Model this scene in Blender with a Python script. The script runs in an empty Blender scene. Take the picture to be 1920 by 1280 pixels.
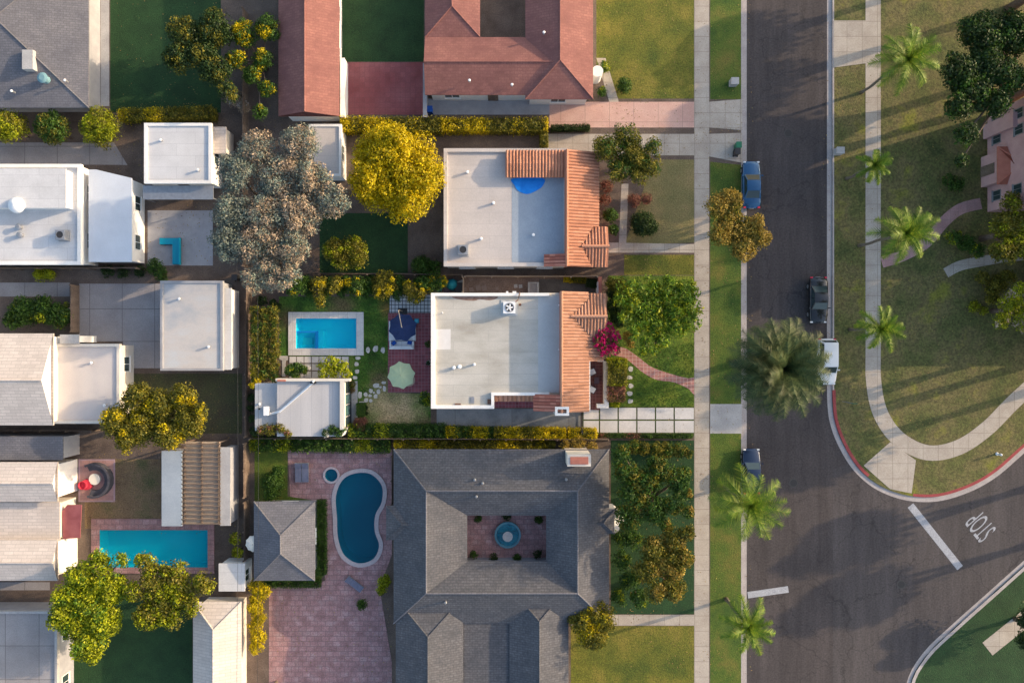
import bpy, math, random
import numpy as np
from mathutils import Vector, geometry
C = bpy.context.scene
COL = C.collection
R = math.radians
rng = np.random.default_rng(7)
random.seed(7)
# ---------------------------------------------------------------- camera, light, exposure
CAMH = 75.0          # drone height above the ground, metres
PXM = 19.0           # photograph pixels per metre on the ground
cam = bpy.data.cameras.new('camera'); camo = bpy.data.objects.new('camera', cam); COL.objects.link(camo)
camo.location = (0, 0, CAMH); camo.rotation_euler = (0, 0, 0)
cam.sensor_width = 36; cam.lens = 18 * CAMH / (960 / PXM); cam.clip_end = 3000; cam.clip_start = .5
C.camera = camo
SUN_AZ, SUN_EL = 17.0, 16.5           # azimuth counted from +x (east) towards +y (north)
w = bpy.data.worlds.new('World'); C.world = w; w.use_nodes = True
wn = w.node_tree.nodes; sky = wn.new('ShaderNodeTexSky'); sky.sky_type = 'NISHITA'; sky.sun_disc = False
sky.sun_elevation = R(SUN_EL); sky.sun_rotation = R(90 - SUN_AZ); sky.air_density = 1.0; sky.dust_density = 2.5; sky.ozone_density = .55
w.node_tree.links.new(sky.outputs[0], wn['Background'].inputs[0]); wn['Background'].inputs[1].default_value = 0.15
sl = bpy.data.lights.new('sun', 'SUN'); sl.energy = 2.4; sl.angle = R(.55); sl.color = (1, .76, .5)
so = bpy.data.objects.new('sun', sl); COL.objects.link(so); so.location = (60, 20, 60)
sd = Vector((math.cos(R(SUN_EL)) * math.cos(R(SUN_AZ)), math.cos(R(SUN_EL)) * math.sin(R(SUN_AZ)), math.sin(R(SUN_EL))))
so.rotation_euler = sd.to_track_quat('Z', 'Y').to_euler()
C.view_settings.view_transform = 'Standard'; C.view_settings.look = 'None'
C.view_settings.exposure = 1.25; C.view_settings.gamma = 1
# ---------------------------------------------------------------- helpers
G = 0.12             # height of the blocks above the road
def P(px, py, h=0.0):
    k = (CAMH - h) / CAMH / PXM
    return ((px - 960) * k, (640 - py) * k)
def PP(pts, h=0.0): return [P(a, b, h) for a, b in pts]
def rect(x0, y0, x1, y1): return [(x0, y1), (x1, y1), (x1, y0), (x0, y0)]     # pixel rect, counter-clockwise in the world
def smooth(pts, n=6, closed=True):
    out = []; m = len(pts)
    for i in range(m if closed else m - 1):
        g = (lambda k: pts[k % m]) if closed else (lambda k: pts[max(0, min(m - 1, k))])
        p0, p1, p2, p3 = g(i - 1), g(i), g(i + 1), g(i + 2)
        for j in range(n):
            t = j / n; t2 = t * t; t3 = t2 * t
            out.append(tuple(.5 * (2 * p1[k] + (p2[k] - p0[k]) * t + (2 * p0[k] - 5 * p1[k] + 4 * p2[k] - p3[k]) * t2 + (3 * p1[k] - p0[k] - 3 * p2[k] + p3[k]) * t3) for k in (0, 1)))
    if not closed: out.append(pts[-1])
    return out
def area(p): return .5 * sum(p[i][0] * p[(i + 1) % len(p)][1] - p[(i + 1) % len(p)][0] * p[i][1] for i in range(len(p)))
def ccw(p): return list(p) if area(p) > 0 else list(p)[::-1]
def inset(poly, d):
    poly = ccw(poly); n = len(poly); out = []
    for i in range(n):
        a, b, c = Vector(poly[i - 1]), Vector(poly[i]), Vector(poly[(i + 1) % n])
        u = (b - a).normalized(); v = (c - b).normalized()
        n1 = Vector((-u.y, u.x)); n2 = Vector((-v.y, v.x)); m = n1 + n2
        m = m.normalized() / max(.35, m.normalized().dot(n1)); out.append(tuple(b + m * d))
    return out
def inside(p, poly):
    x, y = p; c = False; n = len(poly)
    for i in range(n):
        x1, y1 = poly[i]; x2, y2 = poly[i - 1]
        if (y1 > y) != (y2 > y) and x < (x2 - x1) * (y - y1) / (y2 - y1) + x1: c = not c
    return c
BASE = {}
def tag(o, label=None, cat=None, group=None, kind=None):
    if label: o['label'] = label
    if cat: o['category'] = cat
    if group: o['group'] = group
    if kind: o['kind'] = kind
    return o
def thing(name, label, cat, loc, group=None, rz=0.0):
    o = bpy.data.objects.new(name, None); COL.objects.link(o); o.location = loc; o.rotation_euler = (0, 0, rz)
    o.empty_display_size = .3; BASE[o] = Vector(loc) if rz == 0 else Vector(loc)
    return tag(o, label, cat, group)
class MB:
    def __init__(s): s.v = []; s.f = []
    def poly(s, pts):
        n = len(s.v); s.v += [tuple(p) for p in pts]; s.f.append(tuple(range(n, n + len(pts)))); return s
    def tess(s, outer, holes, z, up=True):
        loops = [[Vector((p[0], p[1], 0)) for p in l] for l in [outer] + list(holes)]
        flat = [p for l in loops for p in l]; n = len(s.v)
        s.v += [(p.x, p.y, z) for p in flat]
        for t in geometry.tessellate_polygon(loops):
            a, b, c = flat[t[0]], flat[t[1]], flat[t[2]]
            cr = (b - a).cross(c - a).z
            if abs(cr) < 1e-9: continue
            tt = t if (cr > 0) == up else (t[2], t[1], t[0])
            s.f.append(tuple(n + k for k in tt))
        return s
    def side(s, pl, z0, z1):
        n = len(pl)
        for i in range(n):
            a, b = pl[i], pl[(i + 1) % n]
            s.poly([(a[0], a[1], z0), (b[0], b[1], z0), (b[0], b[1], z1), (a[0], a[1], z1)])
        return s
    def prism(s, pl, z0, z1, bottom=True, holes=()):
        pl = ccw(pl); s.side(pl, z0, z1); hs = [ccw(h) for h in holes]
        for h in hs: s.side(h[::-1], z0, z1)
        s.tess(pl, hs, z1)
        if bottom: s.tess(pl, hs, z0, False)
        return s
    def box(s, x0, y0, z0, x1, y1, z1): 
        x0, x1 = min(x0, x1), max(x0, x1); y0, y1 = min(y0, y1), max(y0, y1)
        return s.prism([(x0, y0), (x1, y0), (x1, y1), (x0, y1)], z0, z1)
    def obox(s, cx, cy, z0, z1, lx, ly, a):
        ca, sa = math.cos(a), math.sin(a)
        return s.prism([(cx + u * lx / 2 * ca - v * ly / 2 * sa, cy + u * lx / 2 * sa + v * ly / 2 * ca) for u, v in ((-1, -1), (1, -1), (1, 1), (-1, 1))], z0, z1)
    def tube(s, pts, rad, n=8, cap=True):
        pts = [Vector(p) for p in pts]; rad = rad if isinstance(rad, (list, tuple)) else [rad] * len(pts); b = len(s.v)
        for i, p in enumerate(pts):
            d = (pts[min(i + 1, len(pts) - 1)] - pts[max(i - 1, 0)]).normalized()
            u = d.cross(Vector((.13, .97, .2)) if abs(d.y) < .9 else Vector((1, 0, 0))).normalized(); v = d.cross(u)
            for k in range(n):
                a = 2 * math.pi * k / n; s.v.append(tuple(p + (u * math.cos(a) + v * math.sin(a)) * rad[i]))
        for i in range(len(pts) - 1):
            for k in range(n):
                a, c = b + i * n + k, b + i * n + (k + 1) % n; s.f.append((a, c, c + n, a + n))
        if cap:
            s.f.append(tuple(b + k for k in range(n))[::-1]); s.f.append(tuple(b + (len(pts) - 1) * n + k for k in range(n)))
        return s
    def cyl(s, x, y, z0, z1, r, n=16, r2=None): return s.tube([(x, y, z0), (x, y, z1)], [r, r if r2 is None else r2], n)
    def lathe(s, x, y, prof, n=20):
        b = len(s.v)
        for r, z in prof:
            for k in range(n):
                a = 2 * math.pi * k / n; s.v.append((x + r * math.cos(a), y + r * math.sin(a), z))
        for i in range(len(prof) - 1):
            for k in range(n):
                a, c = b + i * n + k, b + i * n + (k + 1) % n; s.f.append((a, c, c + n, a + n))
        return s
    def build(s, name, m, parent=None, smooth=False, label=None, bevel=0):
        me = bpy.data.meshes.new(name); v = np.array(s.v, dtype=float)
        if parent is not None: off = BASE[parent]
        else: off = Vector(((v[:, 0].min() + v[:, 0].max()) / 2, (v[:, 1].min() + v[:, 1].max()) / 2, v[:, 2].min()))
        v = v - np.array(off)
        me.from_pydata([tuple(p) for p in v], [], s.f); me.update()
        if smooth: me.shade_smooth()
        me.materials.append(m)
        o = bpy.data.objects.new(name, me); COL.objects.link(o)
        if parent is not None: o.parent = parent
        else: o.location = off
        BASE[o] = Vector(off)
        if label: o['label'] = label
        if bevel:
            b = o.modifiers.new('bevel', 'BEVEL'); b.width = bevel; b.segments = 2; b.limit_method = 'ANGLE'
        return o
# ---------------------------------------------------------------- materials
MATS = {}
def mat(name, cols, scale=.6, rough=.85, bump=0.0, bscale=12, metallic=0, grid=None, rot=0.0, stretch=(1, 1, 1), isl=False, spots=(), fine=0.0, fscale=9, trans=0.0, alpha=1.0, spec=.35, coat=0, detail=6, cracks=0):
    m = bpy.data.materials.new(name); m.use_nodes = True; nt = m.node_tree; N = nt.nodes; L = nt.links
    bs = N['Principled BSDF']; bs.inputs['Roughness'].default_value = rough; bs.inputs['Metallic'].default_value = metallic
    bs.inputs['Specular IOR Level'].default_value = spec; bs.inputs['Alpha'].default_value = alpha; bs.inputs['Coat Weight'].default_value = coat
    geo = N.new('ShaderNodeNewGeometry')
    mp = N.new('ShaderNodeMapping'); L.new(geo.outputs['Position'], mp.inputs[0]); mp.inputs['Rotation'].default_value = (0, 0, rot); mp.inputs['Scale'].default_value = stretch
    if not isinstance(cols[0], (tuple, list)): cols = [cols]
    c = None
    if len(cols) == 1:
        rgb = N.new('ShaderNodeRGB'); rgb.outputs[0].default_value = (*cols[0], 1); c = rgb.outputs[0]
    else:
        rp = N.new('ShaderNodeValToRGB'); e = rp.color_ramp.elements
        lo, hi = (.0, 1.0) if isl else (.32, .68)
        while len(e) < len(cols): e.new(.5)
        for i, cc in enumerate(cols): e[i].position = lo + (hi - lo) * i / (len(cols) - 1); e[i].color = (*cc, 1)
        if isl: L.new(geo.outputs['Random Per Island'], rp.inputs[0])
        else:
            nz = N.new('ShaderNodeTexNoise'); nz.inputs['Scale'].default_value = scale; nz.inputs['Detail'].default_value = detail; nz.inputs['Roughness'].default_value = .62
            L.new(mp.outputs[0], nz.inputs[0]); L.new(nz.outputs[0], rp.inputs[0])
        c = rp.outputs[0]
    def mix(a, b, fac, mode='MIX'):
        x = N.new('ShaderNodeMix'); x.data_type = 'RGBA'; x.blend_type = mode
        for s, val in ((0, fac), (6, a), (7, b)):
            if hasattr(val, 'is_linked'): L.new(val, x.inputs[s])
            else: x.inputs[s].default_value = val if s == 0 else (*val, 1)
        return x.outputs[2]
    for (x, y, r, sc) in spots:
        ds = N.new('ShaderNodeVectorMath'); ds.operation = 'DISTANCE'; L.new(geo.outputs['Position'], ds.inputs[0]); ds.inputs[1].default_value = (x, y, G)
        n3 = N.new('ShaderNodeTexNoise'); n3.inputs['Scale'].default_value = .9; n3.inputs['Detail'].default_value = 6; L.new(geo.outputs['Position'], n3.inputs[0])
        ad = N.new('ShaderNodeMath'); ad.operation = 'MULTIPLY_ADD'; L.new(n3.outputs[0], ad.inputs[0]); ad.inputs[1].default_value = r * 1.6; L.new(ds.outputs['Value'], ad.inputs[2])
        mr = N.new('ShaderNodeMapRange'); mr.inputs[1].default_value = r * .9; mr.inputs[2].default_value = r * 2.05; mr.inputs[3].default_value = .9; mr.inputs[4].default_value = 0
        L.new(ad.outputs[0], mr.inputs[0]); c = mix(c, sc, mr.outputs[0])
    if fine:
        n2 = N.new('ShaderNodeTexNoise'); n2.inputs['Scale'].default_value = fscale; n2.inputs['Detail'].default_value = 3; L.new(geo.outputs['Position'], n2.inputs[0])
        mr = N.new('ShaderNodeMapRange'); mr.inputs[1].default_value = .3; mr.inputs[2].default_value = .7; mr.inputs[3].default_value = 1 - fine; mr.inputs[4].default_value = 1 + fine
        L.new(n2.outputs[0], mr.inputs[0]); cx = N.new('ShaderNodeCombineXYZ')
        for k in range(3): L.new(mr.outputs[0], cx.inputs[k])
        c = mix(c, cx.outputs[0], 1.0, 'MULTIPLY')
    if cracks:
        vo = N.new('ShaderNodeTexVoronoi'); vo.feature = 'DISTANCE_TO_EDGE'; vo.inputs['Scale'].default_value = .16
        n4 = N.new('ShaderNodeTexNoise'); n4.inputs['Scale'].default_value = .9; n4.inputs['Detail'].default_value = 5; L.new(geo.outputs['Position'], n4.inputs[0])
        va = N.new('ShaderNodeVectorMath'); va.operation = 'MULTIPLY_ADD'; L.new(n4.outputs['Color'], va.inputs[0]); va.inputs[1].default_value = (2.2, 2.2, 0); L.new(geo.outputs['Position'], va.inputs[2]); L.new(va.outputs[0], vo.inputs[0])
        m5 = N.new('ShaderNodeMapRange'); m5.inputs[1].default_value = .003; m5.inputs[2].default_value = .010; m5.inputs[3].default_value = cracks; m5.inputs[4].default_value = 0; L.new(vo.outputs['Distance'], m5.inputs[0]); c = mix(c, (.018, .018, .019), m5.outputs[0])
        n6 = N.new('ShaderNodeTexNoise'); n6.inputs['Scale'].default_value = .35; n6.inputs['Detail'].default_value = 7; n6.inputs['Roughness'].default_value = .7; m6 = N.new('ShaderNodeMapping'); m6.inputs['Scale'].default_value = (2.6, .25, 1); L.new(geo.outputs['Position'], m6.inputs[0]); L.new(m6.outputs[0], n6.inputs[0])
        m7 = N.new('ShaderNodeMapRange'); m7.inputs[1].default_value = .35; m7.inputs[2].default_value = .7; m7.inputs[3].default_value = .82; m7.inputs[4].default_value = 1.3; L.new(n6.outputs[0], m7.inputs[0]); cx2 = N.new('ShaderNodeCombineXYZ')
        for k in range(3): L.new(m7.outputs[0], cx2.inputs[k])
        c = mix(c, cx2.outputs[0], 1.0, 'MULTIPLY')
    hsrc = None
    if grid:
        gx, gy, mw, mc, off = grid[:5]; vary = grid[5] if len(grid) > 5 else .12
        bt = N.new('ShaderNodeTexBrick'); mp2 = N.new('ShaderNodeMapping'); mp2.inputs['Rotation'].default_value = (0, 0, rot); L.new(geo.outputs['Position'], mp2.inputs[0]); L.new(mp2.outputs[0], bt.inputs[0])
        bt.offset = off; bt.inputs['Scale'].default_value = 1; bt.inputs['Brick Width'].default_value = gx; bt.inputs['Row Height'].default_value = gy; bt.inputs['Mortar Size'].default_value = mw; bt.inputs['Mortar Smooth'].default_value = .2
        bt.inputs['Color1'].default_value = (1 - vary,) * 3 + (1,); bt.inputs['Color2'].default_value = (1 + vary,) * 3 + (1,); bt.inputs['Mortar'].default_value = (1, 1, 1, 1)
        c = mix(c, bt.outputs[0], 1.0, 'MULTIPLY'); c = mix(c, mc, bt.outputs['Fac'])
    L.new(c, bs.inputs['Base Color'])
    if bump:
        nb = N.new('ShaderNodeTexNoise'); nb.inputs['Scale'].default_value = bscale; nb.inputs['Detail'].default_value = 4; L.new(geo.outputs['Position'], nb.inputs[0])
        bp = N.new('ShaderNodeBump'); bp.inputs['Strength'].default_value = min(1, bump); bp.inputs['Distance'].default_value = .05 * max(1, bump); L.new(nb.outputs[0], bp.inputs['Height']); L.new(bp.outputs[0], bs.inputs['Normal'])
    if trans:
        tr = N.new('ShaderNodeBsdfTranslucent'); L.new(c, tr.inputs[0]); ms = N.new('ShaderNodeMixShader'); ms.inputs[0].default_value = trans
        L.new(bs.outputs[0], ms.inputs[1]); L.new(tr.outputs[0], ms.inputs[2]); L.new(ms.outputs[0], N['Material Output'].inputs[0])
    MATS[name] = m; return m
def s2l(r, g, b, k=1.0):
    f = lambda u: ((u / 255 + .055) / 1.055) ** 2.4 if u > 10 else u / 255 / 12.92
    return (min(.95, f(r) * k), min(.95, f(g) * k), min(.95, f(b) * k))
soil = mat('soil', [(.085, .062, .05), (.125, .093, .075), (.16, .12, .096)], .5, bump=.6, fine=.25)
asphalt = mat('asphalt', [(.052, .045, .046), (.07, .059, .058)], .25, rough=.9, fine=.22, fscale=6, bump=.2, bscale=30, cracks=.42)
asphalt2 = mat('asphalt_side', [(.060, .053, .055), (.078, .068, .067)], .22, cracks=.42, rough=.9, fine=.22, fscale=6, bump=.2, bscale=30, stretch=(1, .4, 1))
LS = []
def sp(px, py, rpx, c): x, y = P(px, py); return (x, y, rpx / PXM, c)
DRY = (.5, .36, .2); DRY2 = (.17, .125, .06)
lawn_m = mat('lawn_back', [(.025, .065, .01), (.055, .13, .015), (.12, .18, .028)], .55, bump=1, fine=.5, fscale=7, spots=[sp(742, 772, 62, DRY), sp(715, 705, 24, DRY2), sp(538, 600, 25, (.1, .065, .04)), sp(640, 570, 32, DRY2), sp(726, 577, 16, (.22,.14,.04)), sp(800, 800, 20, DRY2)])
lawn_f = mat('lawn_front', [(.045, .095, .01), (.085, .14, .012), (.16, .19, .02)], .5, bump=1, fine=.5, fscale=7)
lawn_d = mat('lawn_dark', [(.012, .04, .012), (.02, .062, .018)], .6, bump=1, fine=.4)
lawn_n = mat('lawn_north', [(.06, .085, .01), (.12, .125, .015), (.21, .17, .03)], .3, bump=1, fine=.4, fscale=7)
lawn_o = mat('lawn_olive', [(.16, .15, .06), (.2, .17, .07), (.26, .2, .09)], .4, bump=1, fine=.35)
lawn_e = mat('lawn_east', [(.06, .075, .02), (.10, .105, .03), (.135, .115, .045), (.17, .17, .025)], .3, bump=1, fine=.4, fscale=5)
lawn_p = mat('lawn_parkway', [(.035, .08, .01), (.075, .115, .014), (.14, .13, .025)], .35, bump=1, fine=.4)
walk = mat('sidewalk_concrete', [(.36, .31, .26), (.46, .41, .35)], .7, fine=.12, grid=(1.5, 1.5, .018, (.2, .17, .14), 0, .05), bump=.1)
conc = mat('concrete', [(.34, .33, .33), (.46, .45, .44)], .5, fine=.12, bump=.1)
conc_y = mat('yard_concrete', [(.24, .22, .22), (.33, .31, .31)], .3, fine=.12, grid=(3.2, 3.2, .03, (.14, .13, .13), 0, .06))
slabm = mat('slab_concrete', [(.48, .47, .47), (.6, .58, .57)], .5, fine=.08, bump=.1)
drive = mat('driveway_concrete', [(.13, .14, .15), (.22, .23, .24), (.28, .28, .28)], .4, fine=.12, grid=(5.6, 30, .02, (.1, .1, .1), 0, .04))
kerbm = mat('kerb_concrete', [(.34, .3, .29), (.44, .4, .38)], 1.0, fine=.15)
kerbred = mat('kerb_red', [(.25, .045, .05), (.34, .07, .07)], 1.2, fine=.15)
paintw = mat('road_paint', [(.3, .31, .34), (.4, .41, .44)], 2.0, fine=.2)
redtile = mat('red_tile', [(.23, .055, .07), (.31, .085, .10)], .8, grid=(.33, .33, .02, (.32, .17, .19), 0, .18), rough=.6)
redtile2 = mat('dark_red_tile', [(.11, .032, .03), (.16, .05, .045)], .8, grid=(.33, .33, .018, (.25, .13, .12), 0, .18), rough=.6)
pathtile = mat('path_tile', [(.30, .13, .11), (.42, .2, .17)], .8, grid=(.36, .36, .022, (.52, .36, .32), 0, .18), rough=.7)
pathpink = mat('pink_paving', [(.36, .2, .19), (.44, .27, .25)], .7, fine=.12, grid=(.8, .8, .02, (.3, .2, .19), 0, .1))
pinkpave = mat('pink_flagstone', [(.26, .145, .145), (.35, .2, .2), (.38, .26, .26)], 1.2, fine=.25, bump=.3, grid=(.75, .5, .03, (.22, .14, .14), .5, .14))
pinkdrive = mat('pink_driveway', [(.5, .3, .25), (.58, .38, .32)], .6, fine=.1, grid=(2.4, 2.4, .02, (.3, .2, .17), 0, .05))
gridtile = mat('white_tile', [(.55, .57, .6), (.65, .66, .68)], .8, grid=(.36, .36, .035, (.05, .06, .08), 0, .05))
redfloor = mat('terrace_red', [(.22, .055, .06), (.3, .11, .115)], .3, fine=.12, grid=(.5, .5, .012, (.18, .07, .07), 0, .08))
white = mat('white_stucco', [(.74, .72, .69), (.82, .8, .77)], .9, fine=.05, bump=.15)
cream = mat('cream_stucco', [(.6, .55, .48), (.7, .64, .56)], .9, fine=.05)
pinkst = mat('pink_stucco', [(.45, .27, .27), (.54, .34, .33)], .9, fine=.05)
greyst = mat('grey_stucco', [(.28, .28, .3), (.36, .36, .38)], .9, fine=.05)
roofW = mat('roof_white_membrane', [(.50, .50, .51), (.60, .60, .61)], .5, grid=(6, 1.1, .012, (.38, .38, .4), .3, .03), fine=.06)
def zn(px0, py0, px1, py1): return None
roofM = mat('roof_main', [(.36, .335, .29), (.46, .44, .395), (.52, .495, .45)], .28, grid=(5.5, 1.02, .014, (.34, .33, .31), .4, .035), fine=.10, fscale=14, stretch=(.7, 1.6, 1), spots=[], detail=9)
roofM2 = mat('roof_main_patch', [(.42, .435, .44), (.48, .495, .5)], .4, fine=.04)
roofG = mat('roof_guest', [(.38, .375, .385), (.46, .45, .455)], .3, grid=(1.0, 9, .014, (.3, .3, .34), 0, .03), fine=.07, stretch=(2, .5, 1))
roofP = mat('roof_pinkgrey', [(.44, .4, .38), (.54, .49, .46)], .25, grid=(7, 1.1, .012, (.38, .35, .34), .3, .03), fine=.07)
roofB = mat('roof_bluegrey', [(.26, .31, .37), (.33, .38, .44)], .4, fine=.07)
roofS = mat('shingle_dark', [(.075, .078, .09), (.115, .112, .12)], .5, grid=(.5, .22, .02, (.06, .062, .07), .5, .09), fine=.25, fscale=5)
roofS2 = mat('shingle_grey', [(.12, .12, .14), (.17, .165, .18)], .5, grid=(.5, .22, .02, (.1, .1, .11), .5, .09), fine=.2)
roofR = mat('shingle_red', [(.19, .08, .072), (.27, .12, .10)], .5, grid=(.5, .25, .02, (.2, .08, .07), .5, .09), fine=.15)
roofC = mat('shingle_cream', [(.5, .44, .4), (.6, .53, .48)], .5, grid=(.9, .3, .02, (.4, .35, .32), .5, .07), fine=.08)
terra = mat('terracotta', [(.355, .17, .10), (.42, .21, .13), (.47, .25, .165)], 1.4, isl=True, rough=.8, fine=.1)
terra_shaded = mat('terracotta_shaded', [(.32, .10, .07), (.45, .17, .12), (.5, .22, .16)], 1.4, isl=True, rough=.8, fine=.12)  # redder, darker copy of terracotta: shade painted onto slopes facing away from sun
terra_n = mat('terracotta_neighbour', [(.37, .16, .095), (.45, .2, .12), (.5, .24, .15)], 1.4, isl=True, rough=.8, fine=.12)
trim_r = mat('red_trim', [(.38, .13, .09), (.46, .17, .12)], 2)
glass = mat('window_glass', (.03, .05, .055), rough=.08, spec=.7)
glass_g = mat('green_glass', [(.05, .12, .11), (.1, .2, .18)], .8, rough=.1, spec=.7)
framew = mat('white_frame', (.75, .74, .72), rough=.5)
framed = mat('dark_frame', (.05, .05, .055), rough=.5)
metal = mat('grey_metal', [(.3, .31, .33), (.4, .41, .43)], 3, rough=.45, metallic=.6)
mwhite = mat('white_metal', [(.72, .73, .75), (.8, .81, .82)], 3, rough=.45)
dark = mat('dark_metal', (.03, .03, .033), rough=.5)
rust = mat('rust_metal', [(.1, .05, .035), (.2, .1, .07)], 6, rough=.8)
wood = mat('weathered_wood', [(.12, .085, .065), (.2, .15, .115)], 2, fine=.25, stretch=(1, 1, .2))
woodl = mat('light_wood', [(.36, .28, .22), (.44, .36, .28)], 2, fine=.15)
poolf = mat('pool_plaster', [(.0, .74, .93), (.002, .8, .95)], .5, rough=.7)
poolb = mat('pool_deep_blue', [(.0, .17, .62), (.0, .2, .7)], 1.2, rough=.6)
poolt = mat('pool_teal', [(.0, .48, .6), (.0, .55, .68)], .5, rough=.7)
poold = mat('pool_deep_teal', [(.0, .10, .17), (.0, .15, .24), (.0, .3, .42)], .14, rough=.7, detail=1)
water = mat('pool_water', (.0, .45, .68), rough=.04, alpha=.25, spec=.5, bump=.5, bscale=2.2)
water_d = mat('pool_water_dark', (.0, .12, .2), rough=.04, alpha=.35, spec=.5, bump=.5, bscale=2.2)
coping = mat('coping_stone', [(.5, .5, .51), (.62, .61, .6)], 1.5, fine=.12, grid=(.9, .9, .015, (.38, .38, .38), 0, .05))
navy = mat('navy_fabric', [(.012, .026, .085), (.018, .036, .11)], 2, rough=.9)
mint = mat('mint_fabric', [(.50, .60, .36), (.55, .65, .41)], 2, rough=.9, trans=.2)
creamf = mat('cream_fabric', [(.7, .66, .58), (.78, .74, .66)], 2, rough=.9)
cushw = mat('white_cushion', [(.66, .68, .72), (.74, .75, .78)], 3, rough=.95)
cushb = mat('blue_cushion', [(.01, .06, .3), (.02, .1, .4)], 3, rough=.95)
redf = mat('red_fabric', [(.5, .03, .06), (.6, .05, .09)], 3, rough=.95)
tarp = mat('blue_tarp', [(.0, .16, .6), (.01, .24, .75)], 1.5, rough=.45, bump=.5, bscale=2)
bark = mat('bark', [(.09, .06, .045), (.17, .12, .09)], 4, bump=.8, bscale=15)
barkp = mat('palm_bark', [(.14, .11, .085), (.22, .18, .14)], 5, bump=.8, bscale=12)
pot = mat('terracotta_pot', (.35, .15, .09), rough=.8)
potw = mat('white_pot', (.7, .7, .69), rough=.5)
stonem = mat('stepping_stone', [(.48, .45, .42), (.62, .59, .56)], 2, fine=.15, bump=.2)
turq = mat('turquoise_paint', (.0, .28, .4), rough=.6)
teal = mat('teal_fabric', [(.0, .18, .25), (.02, .24, .3)], 2)
def leaf(name, cols, trans=.35, rough=.55): return mat(name, cols, isl=True, trans=trans, rough=rough, spec=.3, fine=.3, fscale=1.1)
LF = dict(
 bright=leaf('leaf_bright', [(.045, .10, .01), (.10, .19, .014), (.16, .27, .02), (.30, .36, .03)]),
 green=leaf('leaf_green', [(.025, .06, .01), (.05, .11, .015), (.09, .17, .02)]),
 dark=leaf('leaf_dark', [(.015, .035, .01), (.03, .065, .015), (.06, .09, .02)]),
 olive=leaf('leaf_olive', [(.055, .07, .01), (.14, .14, .014), (.28, .23, .025), (.10, .11, .016)]),
 yellow=leaf('leaf_yellow', [(.24, .21, .004), (.52, .41, .004), (.68, .50, .004), (.36, .32, .006)]),
 lime=leaf('leaf_lime', [(.12, .15, .005), (.30, .34, .008), (.46, .46, .015)]),
 gold=leaf('leaf_gold', [(.2, .15, .02), (.36, .24, .04), (.42, .3, .06), (.14, .13, .03)]),
 grey=leaf('leaf_grey', [(.08, .13, .12), (.14, .19, .165), (.26, .26, .2), (.17, .19, .16)], trans=.2),
 tan=leaf('leaf_tan', [(.38, .28, .19), (.5, .38, .27), (.26, .21, .14)], trans=.2),
 magenta=leaf('bougainvillea_bract', [(.5, .0, .10), (.68, .006, .16), (.78, .015, .22), (.4, .0, .10)]),
 rusty=leaf('leaf_rusty', [(.2, .07, .05), (.3, .12, .09), (.16, .1, .05)]),
 brown=leaf('leaf_brown', [(.14, .1, .04), (.24, .15, .05), (.1, .08, .03)]),
 palm=leaf('palm_frond_grey', [(.03, .055, .018), (.055, .085, .025), (.09, .105, .035)], trans=.2),
 palmg=leaf('palm_frond_green', [(.07, .14, .01), (.13, .22, .015), (.22, .26, .03)], trans=.3),
 flower=leaf('white_flower', [(.7, .7, .65), (.8, .75, .78)]))
# ---------------------------------------------------------------- vegetation builders
def leaf_mesh(name, pts, nrm, size, m, parent, aspect=.55, jit=.7, droop=0.0):
    n = len(pts); off = np.array(BASE[parent])
    nr = nrm + rng.normal(0, jit, (n, 3)); nr /= np.linalg.norm(nr, axis=1)[:, None]
    t = np.cross(nr, rng.normal(0, 1, (n, 3))); t /= np.linalg.norm(t, axis=1)[:, None] + 1e-9
    if droop: t[:, 2] -= droop; t /= np.linalg.norm(t, axis=1)[:, None]
    b = np.cross(nr, t); b /= np.linalg.norm(b, axis=1)[:, None] + 1e-9
    L = (size * rng.uniform(.6, 1.35, n))[:, None]; W = L * aspect
    p = pts - off
    v = np.empty((n, 4, 3)); v[:, 0] = p - t * L / 2; v[:, 1] = p + b * W / 2 - nr * W * .12; v[:, 2] = p + t * L / 2; v[:, 3] = p - b * W / 2 - nr * W * .12
    me = bpy.data.meshes.new(name); me.vertices.add(4 * n); me.vertices.foreach_set('co', v.reshape(-1))
    me.loops.add(4 * n); me.loops.foreach_set('vertex_index', np.arange(4 * n)); me.polygons.add(n)
    me.polygons.foreach_set('loop_start', np.arange(0, 4 * n, 4)); me.update(calc_edges=True); me.validate()
    me.materials.append(m); o = bpy.data.objects.new(name, me); COL.objects.link(o); o.parent = parent; BASE[o] = Vector(BASE[parent]); return o
def clump_pts(c, r, n, flat=.8):
    d = rng.normal(0, 1, (n, 3)); d /= np.linalg.norm(d, axis=1)[:, None]; d[:, 2] = np.abs(d[:, 2]) * np.where(rng.random(n) < .82, 1, -1)
    rad = r * (rng.uniform(.35, 1.0, n) ** .6 * 1.12)[:, None]
    return np.array(c) + d * rad * np.array([1, 1, flat]), d
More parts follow.
